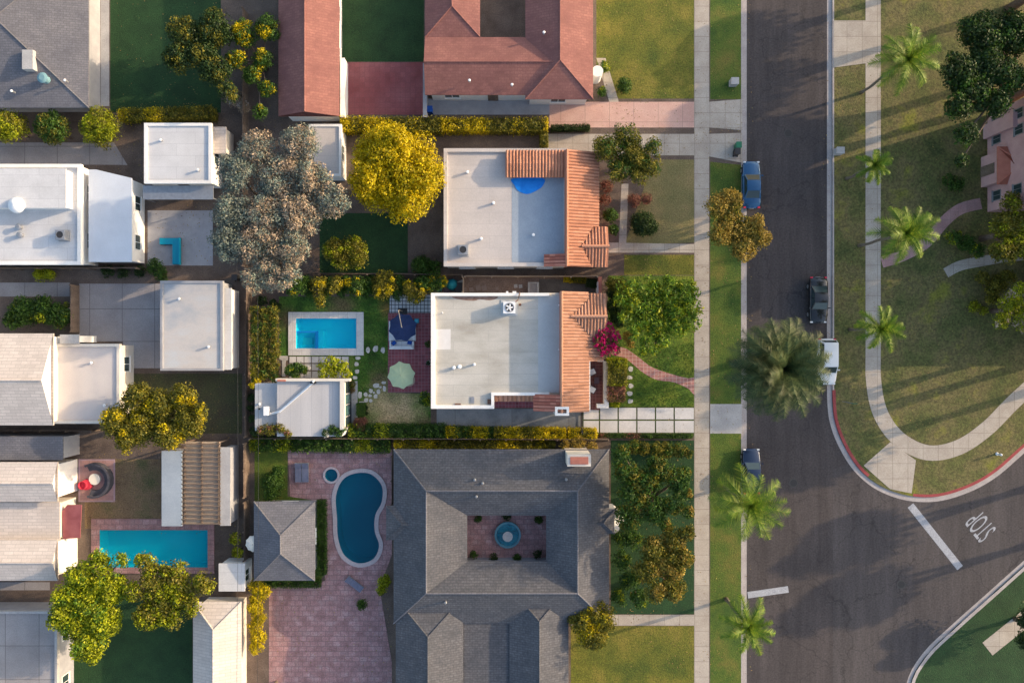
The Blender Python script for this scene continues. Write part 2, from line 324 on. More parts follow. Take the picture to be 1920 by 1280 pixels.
def tree(name, label, cat, lobes, h, col='green', leafs=.3, dens=1.0, group=None, trunk=True, sub=1.0, base=None, second=None, aspect=.55, flat=.75, droop=0, sr=(.24, .42)):
    """lobes: (px, py, rpx[, dz]) outlines measured in the photograph; h = height of the highest lobe top"""
    Ls = []
    for l in lobes:
        px, py, rp = l[:3]; dz = l[3] if len(l) > 3 else 0
        hh = h + dz; r = 1.13 * rp / PXM * (CAMH - hh * .7) / CAMH; zc = max(G + r * flat * .8, hh - r * flat) if not trunk else max(G + .9, hh - r * flat)
        x, y = P(px, py, zc + r * flat * .4); Ls.append((x, y, zc, r))
    tot = sum(l[3] ** 2 for l in Ls)
    bx = sum(l[0] * l[3] ** 2 for l in Ls) / tot; by = sum(l[1] * l[3] ** 2 for l in Ls) / tot
    if base: bx, by = P(*base)
    root = thing(name, label, cat, (bx, by, G), group)
    A, B = [], []; A2, B2 = [], []
    for (x, y, zc, r) in Ls:
        k = max(6, int(13 * sub * max(1, r) ** 1.3)); 
        for i in range(k):
            d = rng.normal(0, 1, 3); d /= np.linalg.norm(d); d[2] = abs(d[2]) if rng.random() < .75 else d[2] * .5
            q = r * rng.uniform(*sr) * rng.uniform(.7, 1.25) if r > .5 else r * .5
            rr = (r - q) * rng.uniform(.55, 1.04)
            c = (x + d[0] * rr, y + d[1] * rr, max(G + q * .6, zc + d[2] * rr * flat))
            nn = int(max(12, dens * 3.0 * 4 * q * q / (leafs * leafs * aspect)))
            p, dd = clump_pts(c, q, nn)
            if second and rng.random() < second[1] and (len(second) < 3 or x > P(second[2], 0)[0]): A2.append(p); B2.append(dd)  # third item: only lobes right of that column take the painted sunlit tone
            else: A.append(p); B.append(dd)
        nn = int(dens * 6 * r * r / (leafs * leafs * aspect)); p, dd = clump_pts((x, y, zc), r * .8, nn, flat); A.append(p); B.append(dd)
    A = np.concatenate(A); B = np.concatenate(B); k = A[:, 2] > G + .03; A, B = A[k], B[k]
    leaf_mesh('crown' if trunk else 'foliage', A, B, leafs, LF[col], root, aspect, droop=droop)
    if A2: leaf_mesh('flowers' if second[0] in ('flower', 'magenta') else 'crown_tips', np.concatenate(A2), np.concatenate(B2), leafs * (.8 if second[0] == 'flower' else 1), LF[second[0]], root, aspect, droop=droop)
    mb = MB(); zt = sum(l[2] for l in Ls) / len(Ls)
    if trunk:
        hf = G + (zt - G) * .45; r0 = .035 * h + .06
        mb.tube([(bx, by, G - .05), (bx + .05, by, G + .5 * (hf - G)), (bx, by + .05, hf)], [r0 * 1.25, r0, r0 * .85], 9)
        for (x, y, zc, r) in Ls: mb.tube([(bx, by, hf * .95), (bx + (x - bx) * .5, by + (y - by) * .5, hf + (zc - hf) * .6), (x, y, zc)], [r0 * .6, r0 * .4, r0 * .12], 6)
        mb.build('trunk', bark, root, True)
    else:
        for (x, y, zc, r) in Ls:
            for j in range(2):
                a = random.uniform(0, 6.28); mb.tube([(x, y, G - .02), (x + math.cos(a) * r * .2, y + math.sin(a) * r * .2, (zc + G) / 2), (x + math.cos(a) * r * .4, y + math.sin(a) * r * .4, zc)], [.03, .022, .01], 5)
        mb.build('stem', bark, root, True)
    return root
def hedge(label, x0, y0, x1, y1, wpx, h, col, group=None, leafs=.13, dens=1.0, second=None, rough=.12, name='hedge', cat='hedge'):
    """clipped hedge along a pixel line; wpx = width in pixels"""
    a = Vector(P(x0, y0, h * .8)); b = Vector(P(x1, y1, h * .8)); L = (b - a).length; u = (b - a) / max(L, .01); v = Vector((-u.y, u.x)); wd = wpx / PXM
    root = thing(name, label, cat, (*((a + b) / 2), G), group)
    n = int(dens * 2.6 * (L * wd + 2 * (L + wd) * h) / (leafs * leafs * .55))
    s = rng.uniform(0, 1, n); f = rng.random(n); top = L * wd / (L * wd + 2 * (L + wd) * h * .7)
    T = f < top
    pu = rng.uniform(0, L, n); pv = rng.uniform(-wd / 2, wd / 2, n); pz = np.full(n, h)
    nx = np.zeros((n, 3)); nx[:, 2] = 1
    ends = (~T) & (rng.random(n) < wd / (L + wd)); sides = (~T) & ~ends
    pz[~T] = rng.uniform(.05, h, (~T).sum()); sg = np.where(rng.random(n) < .5, -1, 1)
    pv[sides] = (sg * wd / 2)[sides]; pu[ends] = np.where(sg > 0, L, 0)[ends]
    nx[sides] = np.outer(sg[sides], [v.x, v.y, .2]); nx[ends] = np.outer(sg[ends], [u.x, u.y, .2])
    nc = max(4, int(L * wd / (.16 if rough < .2 else .28))); cu = rng.uniform(0, L, nc); cv = rng.uniform(-wd / 2, wd / 2, nc); ch_ = rng.uniform(0, .6, nc)
    wob = np.empty(n)
    for i0_ in range(0, n, 4000): wob[i0_:i0_ + 4000] = np.min(((pu[i0_:i0_ + 4000, None] - cu) ** 2 + (pv[i0_:i0_ + 4000, None] - cv) ** 2) / (.09 if rough < .2 else .16) + ch_, axis=1)
    wob = np.clip(wob, 0, 1.3)
    pz = np.where(T, pz - rough * 1.7 * wob * rng.uniform(.6, 1, n), pz); k = 1 - rough * .8 * wob[:, None] 
    pts = np.stack([a.x + u.x * pu + v.x * pv, a.y + u.y * pu + v.y * pv, G + pz], 1)
    cen = np.stack([a.x + u.x * pu, a.y + u.y * pu, G + pz * .6], 1)
    pts = np.where(T[:, None], pts, cen + (pts - cen) * (1 + (rng.random(n)[:, None] - .6) * rough * 2)); pts += rng.normal(0, leafs * .35, (n, 3)); pts[:, 2] = np.maximum(pts[:, 2], G + .02)
    if second:
        # patches of the second colour have a shape of their own along the hedge
        q = (np.sin(pu * 1.7 + 2) + np.sin(pu * .63 + .5) + rng.normal(0, .5, n)) > second[1]
        leaf_mesh('foliage_tips', pts[q], nx[q], leafs, LF[second[0]], root); pts, nx = pts[~q], nx[~q]
    leaf_mesh('foliage', pts, nx, leafs, LF[col], root)
    mb = MB(); k = max(2, int(L / .8))
    for i in range(k):
        p = a + u * L * (i + .5) / k; mb.tube([(p.x, p.y, G - .02), (p.x + .05, p.y, G + h * .5), (p.x, p.y + .08, G + h * .85)], [.04, .03, .015], 5)
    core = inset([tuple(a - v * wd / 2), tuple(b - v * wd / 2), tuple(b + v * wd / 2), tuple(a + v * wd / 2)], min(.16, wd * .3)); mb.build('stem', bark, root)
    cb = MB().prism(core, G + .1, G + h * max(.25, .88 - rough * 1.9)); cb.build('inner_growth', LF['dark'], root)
    return root
def palm(label, px, py, rpx, h, nf=34, col='palmg', leafw=.05, group=None, bare=None, name='palm_tree', tr=.16):
    x, y = P(px, py, h); r = rpx / PXM * (CAMH - h) / CAMH
    root = thing(name, label, 'palm tree', (x, y, G), group)
    V = []; F = []; mbr = MB(); n = 0
    for i in range(nf):
        a = i * 2.399963 + random.uniform(-.15, .15); el = 1.45 - 1.95 * (i / nf) + random.uniform(-.1, .1); L = r * random.uniform(.92, 1.12) * (1.12 if el < .6 else 1.0)
        pts = []; p = Vector((x, y, h)); d0 = el
        for k in range(9):
            pts.append(p.copy()); st = L / 8 * 1.08; e = d0 - (k / 8) ** 1.4 * 1.15
            p = p + Vector((math.cos(a) * math.cos(e), math.sin(a) * math.cos(e), math.sin(e))) * st
        mbr.tube(pts, [.035 - .003 * k for k in range(9)], 4)
        side = Vector((-math.sin(a), math.cos(a), 0))
        for k in range(1, 9):
            for q in range(4):
                t = (k - 1 + q / 4 + .12); b = pts[int(t)].lerp(pts[min(8, int(t) + 1)], t - int(t)); dr = (pts[min(8, int(t) + 1)] - pts[int(t)]).normalized()
                ll = L * .26 * math.sin(math.pi * min(1, .12 + t / 8 * .86)) ** .6 + .08
                for s in (-1, 1):
                    tip = b + (side * s * .8 + dr * .65 + Vector((0, 0, random.uniform(-.45, .05)))).normalized() * ll * random.uniform(.8, 1.15)
                    wv = dr * leafw
                    V += [b - wv, b + wv, tip]; F.append((n, n + 1, n + 2)); n += 3
    mb = MB(); mb.v = [tuple(v) for v in V]; mb.f = F; mb.build('fronds', LF[col], root); mbr.build('frond_stems', LF[col], root)
    t = MB(); zs = [G - .05 + (h - G) * k / 10 for k in range(11)]; t.tube([(x + .04 * math.sin(k), y + .04 * math.cos(k * 1.3), z) for k, z in enumerate(zs)], [tr * (1.45 if k == 0 else 1 + .05 * (k % 2)) for k in range(11)], 10)
    t.build('trunk', barkp, root, True)
    return root
# ---------------------------------------------------------------- building helpers
def window(root, x, y, z, face, wd=1.2, ht=1.2, mf=None, mullion=True, name='window'):
    """face = 'N','S','E','W' outward side; (x,y) on the wall plane, z = centre height"""
    nx, ny = dict(N=(0, 1), S=(0, -1), E=(1, 0), W=(-1, 0))[face]; tx, ty = abs(ny), abs(nx)
    def bar(mb, u0, u1, z0, z1, d0, d1):
        mb.box(x + tx * u0 + nx * d0, y + ty * u0 + ny * d0, z0, x + tx * u1 + nx * d1, y + ty * u1 + ny * d1, z1)
    f = MB(); W, H2, b = wd / 2, ht / 2, .07
    bar(f, -W, W, z + H2 - b, z + H2, -.02, .05); bar(f, -W, W, z - H2, z - H2 + b, -.02, .05)
    bar(f, -W, -W + b, z - H2 + b, z + H2 - b, -.02, .05); bar(f, W - b, W, z - H2 + b, z + H2 - b, -.02, .05)
    if mullion: bar(f, -.025, .025, z - H2 + b, z + H2 - b, -.02, .04)
    o = f.build(name, mf or framew, root)
    p = MB(); bar(p, -W + b * .8, W - b * .8, z - H2 + b * .8, z + H2 - b * .8, -.015, .02); p.build('pane', glass, o)
    s = MB(); bar(s, -W - .06, W + .06, z - H2 - .07, z - H2 - .003, -.02, .12); s.build('sill', mf or framew, o)
    return o
def door(root, x, y, face, wd=1.0, ht=2.1, m=None, name='door'):
    nx, ny = dict(N=(0, 1), S=(0, -1), E=(1, 0), W=(-1, 0))[face]; tx, ty = abs(ny), abs(nx)
    d = MB().box(x - tx * wd / 2 - nx * .02, y - ty * wd / 2 - ny * .02, G, x + tx * wd / 2 + nx * .05, y + ty * wd / 2 + ny * .05, G + ht).build(name, m or wood, root)
    MB().box(x + tx * wd * .36 + nx * .051, y + ty * wd * .36 + ny * .051, G + .98, x + tx * (wd * .36 + .06) + nx * .1, y + ty * (wd * .36 + .06) + ny * .1, G + 1.06).build('handle', dark, d)
    return d
def autowin(root, x0, y0, x1, y1, h, faces='NSEW', gap=3.4, mf=None, z=None, drs=''):
    for f in faces:
        L = (x1 - x0) if f in 'NS' else (y1 - y0); n = max(1, int(L / gap))
        for i in range(n):
            t = (i + .5) / n; x = x0 + (x1 - x0) * t if f in 'NS' else (x1 if f == 'E' else x0); y = y0 + (y1 - y0) * t if f in 'EW' else (y1 if f == 'N' else y0)
            if f in drs and i == n // 2: door(root, x, y, f); continue
            window(root, x, y, z or G + 1.45, f, min(1.5, L / n * .5), 1.15, mf)
def house(name, label, cat, loc_px, h=0, group=None):
    x, y = P(*loc_px, h); return thing(name, label, cat, (x, y, G), group)
def parapet(root, poly, h, wd=.35, up=.35, m=None, name='parapet'):
    inn = inset(poly, wd); outer = ccw(inset(poly, -.03)); mb = MB(); n = len(outer); inn = ccw(inn)
    for i in range(n):
        a, b, c, d = outer[i], outer[(i + 1) % n], inn[(i + 1) % n], inn[i]
        mb.poly([(*a, h + up), (*b, h + up), (*c, h + up), (*d, h + up)])
        mb.poly([(*a, h - .25), (*b, h - .25), (*b, h + up), (*a, h + up)]); mb.poly([(*c, h - .02), (*d, h - .02), (*d, h + up), (*c, h + up)])
        mb.poly([(*b, h - .25), (*a, h - .25), (*d, h - .25), (*c, h - .25)])
    return mb.build(name, m or white, root)
def roof_faces(mb, quads):
    for q in quads: mb.poly(q)
def hip_roof(root, x0, y0, x1, y1, ze, pitch, m, axis=None, gable=(False, False), over=.45, name='roof', wallm=None, wallh=True, walls=True, th=.14):
    """walls inset by over from the eave rectangle; ridge along the long axis"""
    W, D = x1 - x0, y1 - y0; ax = axis or ('x' if W >= D else 'y'); half = (D if ax == 'x' else W) / 2; zr = ze + pitch * half
    T = (lambda u, v, z: (x0 + u, y0 + v, z)) if ax == 'x' else (lambda u, v, z: (x0 + v, y0 + u, z))
    L = W if ax == 'x' else D; a = 0 if gable[0] else half; b = L if gable[1] else L - half
    if not gable[0] and not gable[1] and b < a: a = b = L / 2
    mb = MB(); 
    E = [T(0, 0, ze), T(L, 0, ze), T(L, 2 * half, ze), T(0, 2 * half, ze)]; r0, r1 = T(a, half, zr), T(b, half, zr)
    fs = [[E[0], E[1], r1, r0], [E[2], E[3], r0, r1], [E[1], E[2], r1], [E[3], E[0], r0]]
    for i, f in enumerate(fs):
        if (i == 2 and gable[1]) or (i == 3 and gable[0]): continue
        if ax == 'y': f = f[::-1]
        mb.poly(f)
    lo = [(p[0], p[1], p[2] - th) for p in E]
    for i in range(4):
        f = [lo[i], lo[(i + 1) % 4], E[(i + 1) % 4], E[i]]
        if ax == 'y': f = f[::-1]
        mb.poly(f)
    mb.poly(lo[::-1] if ax == 'x' else lo)
    ro = mb.build(name, m, root)
    rc = MB(); rc.tube([(r0[0], r0[1], r0[2] + .02), (r1[0], r1[1], r1[2] + .02)], .09, 6)
    if not gable[0]:
        for q in (E[0], E[3]): rc.tube([(q[0], q[1], q[2] + .02), (r0[0], r0[1], r0[2] + .02)], .07, 6)
    if not gable[1]:
        for q in (E[1], E[2]): rc.tube([(q[0], q[1], q[2] + .02), (r1[0], r1[1], r1[2] + .02)], .07, 6)
    rc.build('ridge_cap', m, ro)
    wm = wallm or cream
    if walls:
        wb = MB().box(x0 + over, y0 + over, G - .02, x1 - over, y1 - over, ze - th - .002)
        for k, gb in enumerate(gable):
            if gb:
                u = over if k == 0 else L - over; v0, v1 = over, 2 * half - over; zt = ze + pitch * over - th
                for uu in (u, u + (.2 if k == 0 else -.2)):
                    f = [T(uu, v0, ze - th), T(uu, v1, ze - th), T(uu, half, zr - th - .02)]; wb.poly(f); 
        wb.build('wall', wm, root)
    return ro
def tiles(mb, poly, zf, along='x', pitch=.3, seg=.5):
    """barrel tiles laid on a roof plane: poly in world xy, zf(x,y) height; along = slope direction"""
    mb.tess(ccw(poly), [], 0); k = len(poly)
    for i in range(len(mb.v) - k, len(mb.v)): v = mb.v[i]; mb.v[i] = (v[0], v[1], zf(v[0], v[1]))
    I = 1 if along == 'x' else 0; cs = [p[I] for p in poly]; c = min(cs) + pitch / 2
    while c < max(cs):
        xs = []
        for i in range(k):
            a, b = poly[i], poly[(i + 1) % k]
            if (a[I] > c) != (b[I] > c): t = (c - a[I]) / (b[I] - a[I]); xs.append(a[1 - I] + t * (b[1 - I] - a[1 - I]))
        xs.sort()
        for s0, s1 in zip(xs[::2], xs[1::2]):
            n = max(1, int((s1 - s0) / seg)); 
            for j in range(n):
                u0 = s0 + (s1 - s0) * j / n; u1 = s0 + (s1 - s0) * (j + 1) / n + .02; q = len(mb.v)
                pt = lambda u, w: (u, c + w) if I == 1 else (c + w, u)
                up = zf(*pt(u1, 0)) < zf(*pt(u0, 0)); jz = random.uniform(-.006, .006); R_ = pitch * .36
                for u, dz in ((u0, .0 if up else .028), (u1, .028 if up else .0)):
                    zc = zf(*pt(u, 0))
                    for m_ in range(5):
                        an = math.pi * m_ / 4; p = pt(u, -R_ * math.cos(an)); mb.v.append((p[0], p[1], zc + .012 + dz + jz + .10 * math.sin(an)))
                for m_ in range(4): mb.f.append((q + m_, q + m_ + 1, q + m_ + 6, q + m_ + 5) if I == 0 else (q + m_ + 1, q + m_, q + m_ + 5, q + m_ + 6))
        c += pitch
    return mb
def vent(root, px, py, h, r, hh, m=None, name='roof_vent'):
    x, y = P(px, py, h + hh); o = MB().cyl(x, y, h - .02, h + hh * .8, r * .7, 14).build(name, m or metal, root)
    MB().lathe(x, y, [(r * .95, h + hh * .8), (r, h + hh * .86), (r * .55, h + hh), (.001, h + hh)], 16).build('vent_cap', m or mwhite, o); return o
# ---------------------------------------------------------------- cars
def car(label, px, py, paint, rz=0.0, L=4.5, W=1.82, Hh=1.45, suv=False, group=None):
    x, y = P(px, py, 1.0); z0 = .008
    root = thing('parked_car', label, 'car', (x, y, z0), group); root.rotation_euler = (0, 0, rz)
    l = L / 2; save = BASE[root]; BASE[root] = Vector((0, 0, 0))
    bel = .92 if not suv else 1.0
    st = [(-l, .78, .45, .66), (-l + .12, .9, .3, bel - .16), (-l + .5, .97, .22, bel), (-l * .35, 1.0, .2, bel + .02), (l * .3, 1.0, .2, bel), (l * .55, .97, .2, bel - .1), (l - .35, .92, .24, bel - .2), (l - .08, .8, .34, .62), (l, .66, .42, .52)]
    mb = MB()
    for (yy, k, zb, zt) in st:
        hw = W / 2 * k
        mb.v += [(-hw * .85, yy, zb), (-hw, yy, zb + (zt - zb) * .45), (-hw * .96, yy, zt - .06), (-hw * .8, yy, zt), (0, yy, zt + .035), (hw * .8, yy, zt), (hw * .96, yy, zt - .06), (hw, yy, zb + (zt - zb) * .45), (hw * .85, yy, zb)]
    for i in range(len(st) - 1):
        for j in range(9): a = i * 9 + j; b = i * 9 + (j + 1) % 9; mb.f.append((a, b, b + 9, a + 9))
    mb.f.append(tuple(range(9))); mb.f.append(tuple(len(st) * 9 - 9 + j for j in range(9))[::-1])
    mb.build('body', paint, root, True)
    yb, yr, yf, yw = (-l * .62, -l * .3, l * .12, l * .42) if not suv else (-l * .93, -l * .82, l * .2, l * .5)
    bw, tw = W * .43, W * .345
    def q(mb, pts): mb.poly(pts)
    B = [(-bw, yb, bel), (bw, yb, bel), (bw, yw, bel - .02), (-bw, yw, bel - .02)]; T = [(-tw, yr, Hh), (tw, yr, Hh), (tw, yf, Hh), (-tw, yf, Hh)]
    q1 = MB(); 
    for i in (0, 1, 2, 3): q1.poly([tuple(Vector(B[i]) * 1), tuple(Vector(B[(i + 1) % 4])), tuple(Vector(T[(i + 1) % 4])), tuple(Vector(T[i]))])
    q1.build('cabin', paint, root)
    def pane(name, i, s0=.06, s1=.94, t0=.1, t1=.94, sub=None):
        a, b, c, d = (Vector(v) for v in (B[i], B[(i + 1) % 4], T[(i + 1) % 4], T[i])); n = (b - a).cross(d - a).normalized() * .012
        f = lambda s, t: a.lerp(b, s).lerp(d.lerp(c, s), t) + n
        m_ = MB().poly([tuple(f(s0, t0)), tuple(f(s1, t0)), tuple(f(s1, t1)), tuple(f(s0, t1))]); m_.build(name, glass, root)
    pane('rear_window', 0); pane('windshield', 2); pane('side_window', 1, .07, .5); pane('side_window', 1, .54, .93); pane('side_window', 3, .07, .46); pane('side_window', 3, .5, .93)
    r_ = MB(); ys = [yr - .03, yr + .1, (yr + yf) / 2, yf - .1, yf + .03]; zs = [Hh - .01, Hh + .03, Hh + .05, Hh + .035, Hh - .01]
    for yy, zz in zip(ys, zs): r_.v += [(-tw - .03, yy, zz - .035), (-tw * .7, yy, zz), (0, yy, zz + .015), (tw * .7, yy, zz), (tw + .03, yy, zz - .035)]
    for i in range(4):
        for j in range(4): a = i * 5 + j; r_.f.append((a, a + 1, a + 6, a + 5))
    r_.build('car_roof', paint, root, True)
    for sx in (-1, 1):
        for yy in (-l * .6, l * .62):
            wx = sx * (W / 2 - .1); o = MB().tube([(wx - .11, yy, .33), (wx + .11, yy, .33)], .33, 18).build('wheel', MATS['tyre'], root); MB().tube([(wx + sx * .1, yy, .33), (wx + sx * .125, yy, .33)], .2, 12).build('rim', metal, o)
        MB().box(sx * W * .3, l - .16, .56, sx * W * .43, l - .03, .68).build('headlight', mwhite, root)
        MB().box(sx * W * .32, -l - .005, .62, sx * W * .44, -l + .14, .8).build('tail_light', redf, root)
        MB().box(sx * (W / 2 - .05), l * .33, bel - .02, sx * (W / 2 + .14), l * .33 + .12, bel + .12).build('mirror', paint, root)
    MB().box(-.26, -l - .02, .5, .26, -l + .03, .6).build('license_plate', mwhite, root)
    BASE[root] = save
    return root
mat('tyre', (.02, .02, .02), rough=.9)
p_blue = mat('car_paint_blue', (.02, .09, .2), rough=.25, coat=.6, metallic=.3)
p_black = mat('car_paint_black', (.012, .014, .018), rough=.2, coat=.8)
p_white = mat('car_paint_white', (.7, .71, .72), rough=.3, coat=.5)
p_navy = mat('car_paint_navy', (.015, .03, .07), rough=.25, coat=.6, metallic=.3)
# ================================================================ THE SETTING
pool_a = PP(rect(555, 597, 668.5, 653), G)
pool_b = PP(rect(187, 993, 390, 1063), G)
pool_c = smooth(PP([(665, 887), (695, 888), (716, 910), (716, 940), (704, 965), (703, 995), (711, 1022), (700, 1047), (672, 1055), (646, 1040), (634, 1008), (632, 970), (630, 930), (642, 900)], G), 5)
pool_d = [(P(622, 890)[0] + .62 * math.cos(a * math.pi / 12), P(622, 890)[1] + .62 * math.sin(a * math.pi / 12)) for a in range(24)]
HOLES = [pool_a, pool_b, pool_c, pool_d]
def cen(p): return (sum(a for a, b in p) / len(p), sum(b for a, b in p) / len(p))
def sheet(name, poly, m, z, kind='structure', label=None, skirt=None):
    poly = ccw(poly); hs = [h for h in HOLES if inside(cen(h), poly)]
    mb = MB(); mb.tess(poly, hs, z)
    if skirt is not None: mb.side(poly, skirt, z)
    o = mb.build(name, m); return tag(o, label=label, kind=kind)
big = 700
sheet('ground', [(-big, -big), (big, -big), (big, big), (-big, big)], soil, 0.0)
sheet('road', PP([(1385, -700), (2900, -700), (2900, 2200), (1385, 2200)]), asphalt, .004)
sheet('road', PP([(1562, 880), (2900, 300), (2900, 700), (1562, 2000)]), asphalt2, .008)
WB = PP([(-9000, -6000), (1392, -6000), (1392, 8000), (-9000, 8000)])
sheet('terrain', WB, soil, G, skirt=0)
arc_o = [(1560, 690), (1561, 760), (1568, 800), (1586, 842), (1612, 880), (1650, 910), (1700, 928), (1756, 930), (1812, 914), (1860, 888), (1905, 850), (1960, 800)]
arc_s = smooth(arc_o, 5, False)
EB = PP([(1560, -6000)] + arc_s + [(9000, -5500), (9000, -6000)])
sheet('terrain', EB, lawn_e, G, skirt=0)
se = smooth([(2000, 990), (1920, 1060), (1855, 1118), (1790, 1176), (1735, 1230), (1705, 1290), (1700, 1400)], 4, False)
SB = PP([(9000, -5200)] + se + [(1700, 8000), (9000, 8000)])
sheet('terrain', SB, lawn_d, G, skirt=0)
def strip(name, pts_px, w0, w1, z, m, z0=None, close=False, kind='structure'):
    """strip of a polyline; w0..w1 metres to its right/left side"""
    p = [Vector(q) for q in PP(pts_px)]; L, Rr = [], []
    for i, q in enumerate(p):
        d = (p[min(i + 1, len(p) - 1)] - p[max(i - 1, 0)]).normalized(); n = Vector((-d.y, d.x)); L.append(q + n * w0); Rr.append(q + n * w1)
    mb = MB()
    for i in range(len(p) - 1):
        a, b, c, d = L[i], L[i + 1], Rr[i + 1], Rr[i]; qd = [(*a, z), (*b, z), (*c, z), (*d, z)]
        if (b - a).cross(c - a) < 0: qd = qd[::-1]
        mb.poly(qd)
        if z0 is not None:
            mb.poly([(*a, z0), (*b, z0), (*b, z), (*a, z)]); mb.poly([(*d, z0), (*c, z0), (*c, z), (*d, z)])
    return tag(mb.build(name, m), kind=kind)
strip('kerb', [(1392, -200), (1392, 1500)], 0, -.16, G + .006, kerbm, 0)       # west kerb
strip('gutter', [(1392, -200), (1392, 1500)], 0.01, .42, .012, kerbm)
i0 = 6
n0 = next(i for i, q in enumerate(arc_s) if q[1] > 730); n1 = next(i for i, q in enumerate(arc_s) if q[0] > 1624); n2 = next(i for i, q in enumerate(arc_s) if q[0] > 1706)
up = [(1560, -200), (1560, 500)] + arc_s[:n0 + 1]
strip('kerb', up, .0, .16, G + .006, kerbm, 0); strip('kerb', arc_s[n0:n1 + 1], .0, .3, G + .006, kerbred, 0)
strip('kerb', arc_s[n1:n2 + 1], .0, .16, .03, kerbm, 0); strip('kerb', arc_s[n2:], .0, .28, G + .006, kerbred, 0)
strip('gutter', [(1560, -200), (1560, 500)] + arc_s, -.5, -.01, .012, kerbm)
strip('kerb', se, .0, .3, G + .006, kerbm, 0); strip('gutter', se, -.4, -.01, .012, kerbm)
# pavements
sheet('pavement', PP([(1301, -300), (1329, -300), (1329, 1600), (1301, 1600)]), walk, G + .012)
ein = smooth([(1636, -300), (1636, 300), (1636, 640), (1637, 715), (1650, 775), (1684, 822), (1738, 848), (1796, 838), (1850, 802), (1900, 752), (1980, 680)], 6, False)
strip('pavement', ein, -.75, .75, G + .012, walk)
sheet('pavement', PP([(1618, 872), (1668, 828), (1716, 862), (1708, 924), (1668, 916)], 0), walk, G + .016)
sheet('pavement', PP([(1562, 40), (1622, 40), (1622, 120), (1562, 128)]), walk, G + .016)
strip('pavement', [(1850, 1215), (1925, 1155), (2000, 1090)], -.8, .8, G + .012, walk)
# lawns and ground covers of the western block
def lawn(pts, m, z=.004, name='lawn'): return sheet(name, PP(pts), m, G + z)
lawn([(1331, -300), (1390, -300), (1390, 187), (1331, 187)], lawn_p); lawn([(1331, 304), (1390, 310), (1390, 757), (1331, 757)], lawn_p); lawn([(1331, 812), (1390, 812), (1390, 1600), (1331, 1600)], lawn_p)
lawn([(1118, -300), (1301, -300), (1301, 186), (1160, 186), (1118, 130)], lawn_n)
lawn([(1225, 300), (1301, 300), (1301, 455), (1170, 460)], lawn_o); lawn([(1170, 478), (1301, 478), (1301, 516), (1170, 516)], lawn_n)
lawn([(1140, 517), (1301, 517), (1301, 762), (1140, 762)], lawn_f)
lawn([(524, 556), (735, 556), (729, 586), (727, 736), (808, 738), (808, 800), (660, 815), (655, 668), (540, 668), (524, 668)], lawn_m)
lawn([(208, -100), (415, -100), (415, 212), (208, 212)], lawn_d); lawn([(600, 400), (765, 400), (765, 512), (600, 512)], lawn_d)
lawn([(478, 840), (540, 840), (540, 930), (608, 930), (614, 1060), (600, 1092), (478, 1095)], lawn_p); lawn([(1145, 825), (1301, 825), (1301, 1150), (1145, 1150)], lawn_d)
lawn([(1070, 1172), (1301, 1172), (1301, 1400), (1070, 1400)], lawn_n); lawn([(1070, 1151), (1301, 1151), (1301, 1171), (1070, 1171)], walk, .01, 'front_path')
lawn([(228, 700), (455, 700), (455, 812), (228, 812)], mat('yard_grass', [(.06, .05, .03), (.07, .08, .03)], .5, bump=1, fine=.4))
lawn([(210, 860), (303, 860), (303, 985), (160, 990), (160, 870)], mat('dry_yard', [(.13, .085, .05), (.2, .135, .075), (.1, .1, .04)], .4, bump=1, fine=.4))
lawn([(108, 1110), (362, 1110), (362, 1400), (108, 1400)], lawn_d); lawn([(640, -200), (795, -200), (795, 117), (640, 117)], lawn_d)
def pave(name, pts, m, z=.008, h=0): return sheet(name, PP(pts, h), m, G + z)
pave('driveway', [(819, 766), (1089, 766), (1089, 812), (819, 812)], drive)
pave('driveway', [(1331, 757), (1390, 757), (1390, 812), (1331, 812)], conc); pave('driveway', [(1030, 192), (1301, 192), (1301, 240), (1030, 240)], pinkdrive); pave('driveway', [(800, 186), (1030, 186), (1030, 216), (800, 216)], greyst)
pave('driveway', [(1329, 192), (1391, 187), (1391, 245), (1329, 240)], walk, .016); pave('driveway', [(1025, 252), (1301, 252), (1301, 292), (1125, 292), (1025, 282)], walk, .009); pave('driveway', [(1329, 252), (1391, 250), (1391, 306), (1329, 294)], walk, .016)
pave('front_path', [(1140, 455), (1301, 458), (1301, 474), (1140, 474)], walk); pave('front_path', [(1165, 345), (1178, 345), (1174, 456), (1160, 456)], walk, .009)
pave('front_path', [(1118, 110), (1135, 110), (1160, 192), (1142, 192)], walk)
pave('yard_paving', [(150, 532), (302, 532), (302, 690), (232, 690), (232, 640), (150, 640)], conc_y); pave('yard_paving', [(-300, 530), (132, 530), (132, 556), (-300, 556)], conc_y); pave('yard_paving', [(278, 395), (400, 395), (400, 498), (278, 498)], greyst)
pave('yard_paving', [(164, -200), (180, -200), (180, 200), (164, 200)], conc); pave('yard_paving', [(190, -200), (206, -200), (206, 200), (190, 200)], conc)
pave('yard_paving', [(-300, 1090), (95, 1090), (95, 1105), (-300, 1105)], conc_y)
pave('alley', [(-300, 268), (215, 268), (240, 310), (-300, 306)], conc_y)
sheet('courtyard_paving', PP([(520, 842), (735, 842), (735, 1040), (712, 1100), (735, 1240), (735, 1400), (505, 1400), (505, 1098), (610, 1088), (606, 940), (545, 930), (540, 842)]), pinkpave, G + .012)
sheet('terrace', PP(rect(645, 118, 795, 216)), redfloor, G + .012)
sheet('patio', PP([(728, 587), (808, 587), (808, 735), (728, 735)]), redtile, G + .014); sheet('patio', PP([(731, 553), (808, 553), (808, 586.5), (731, 586.5)]), gridtile, G + .012)
sheet('patio', PP([(1100, 676), (1138, 676), (1138, 768), (1100, 768)]), redtile2, G + .014); sheet('patio', PP([(926, 738), (1002, 738), (1002, 764), (926, 764)]), redtile, G + .014)
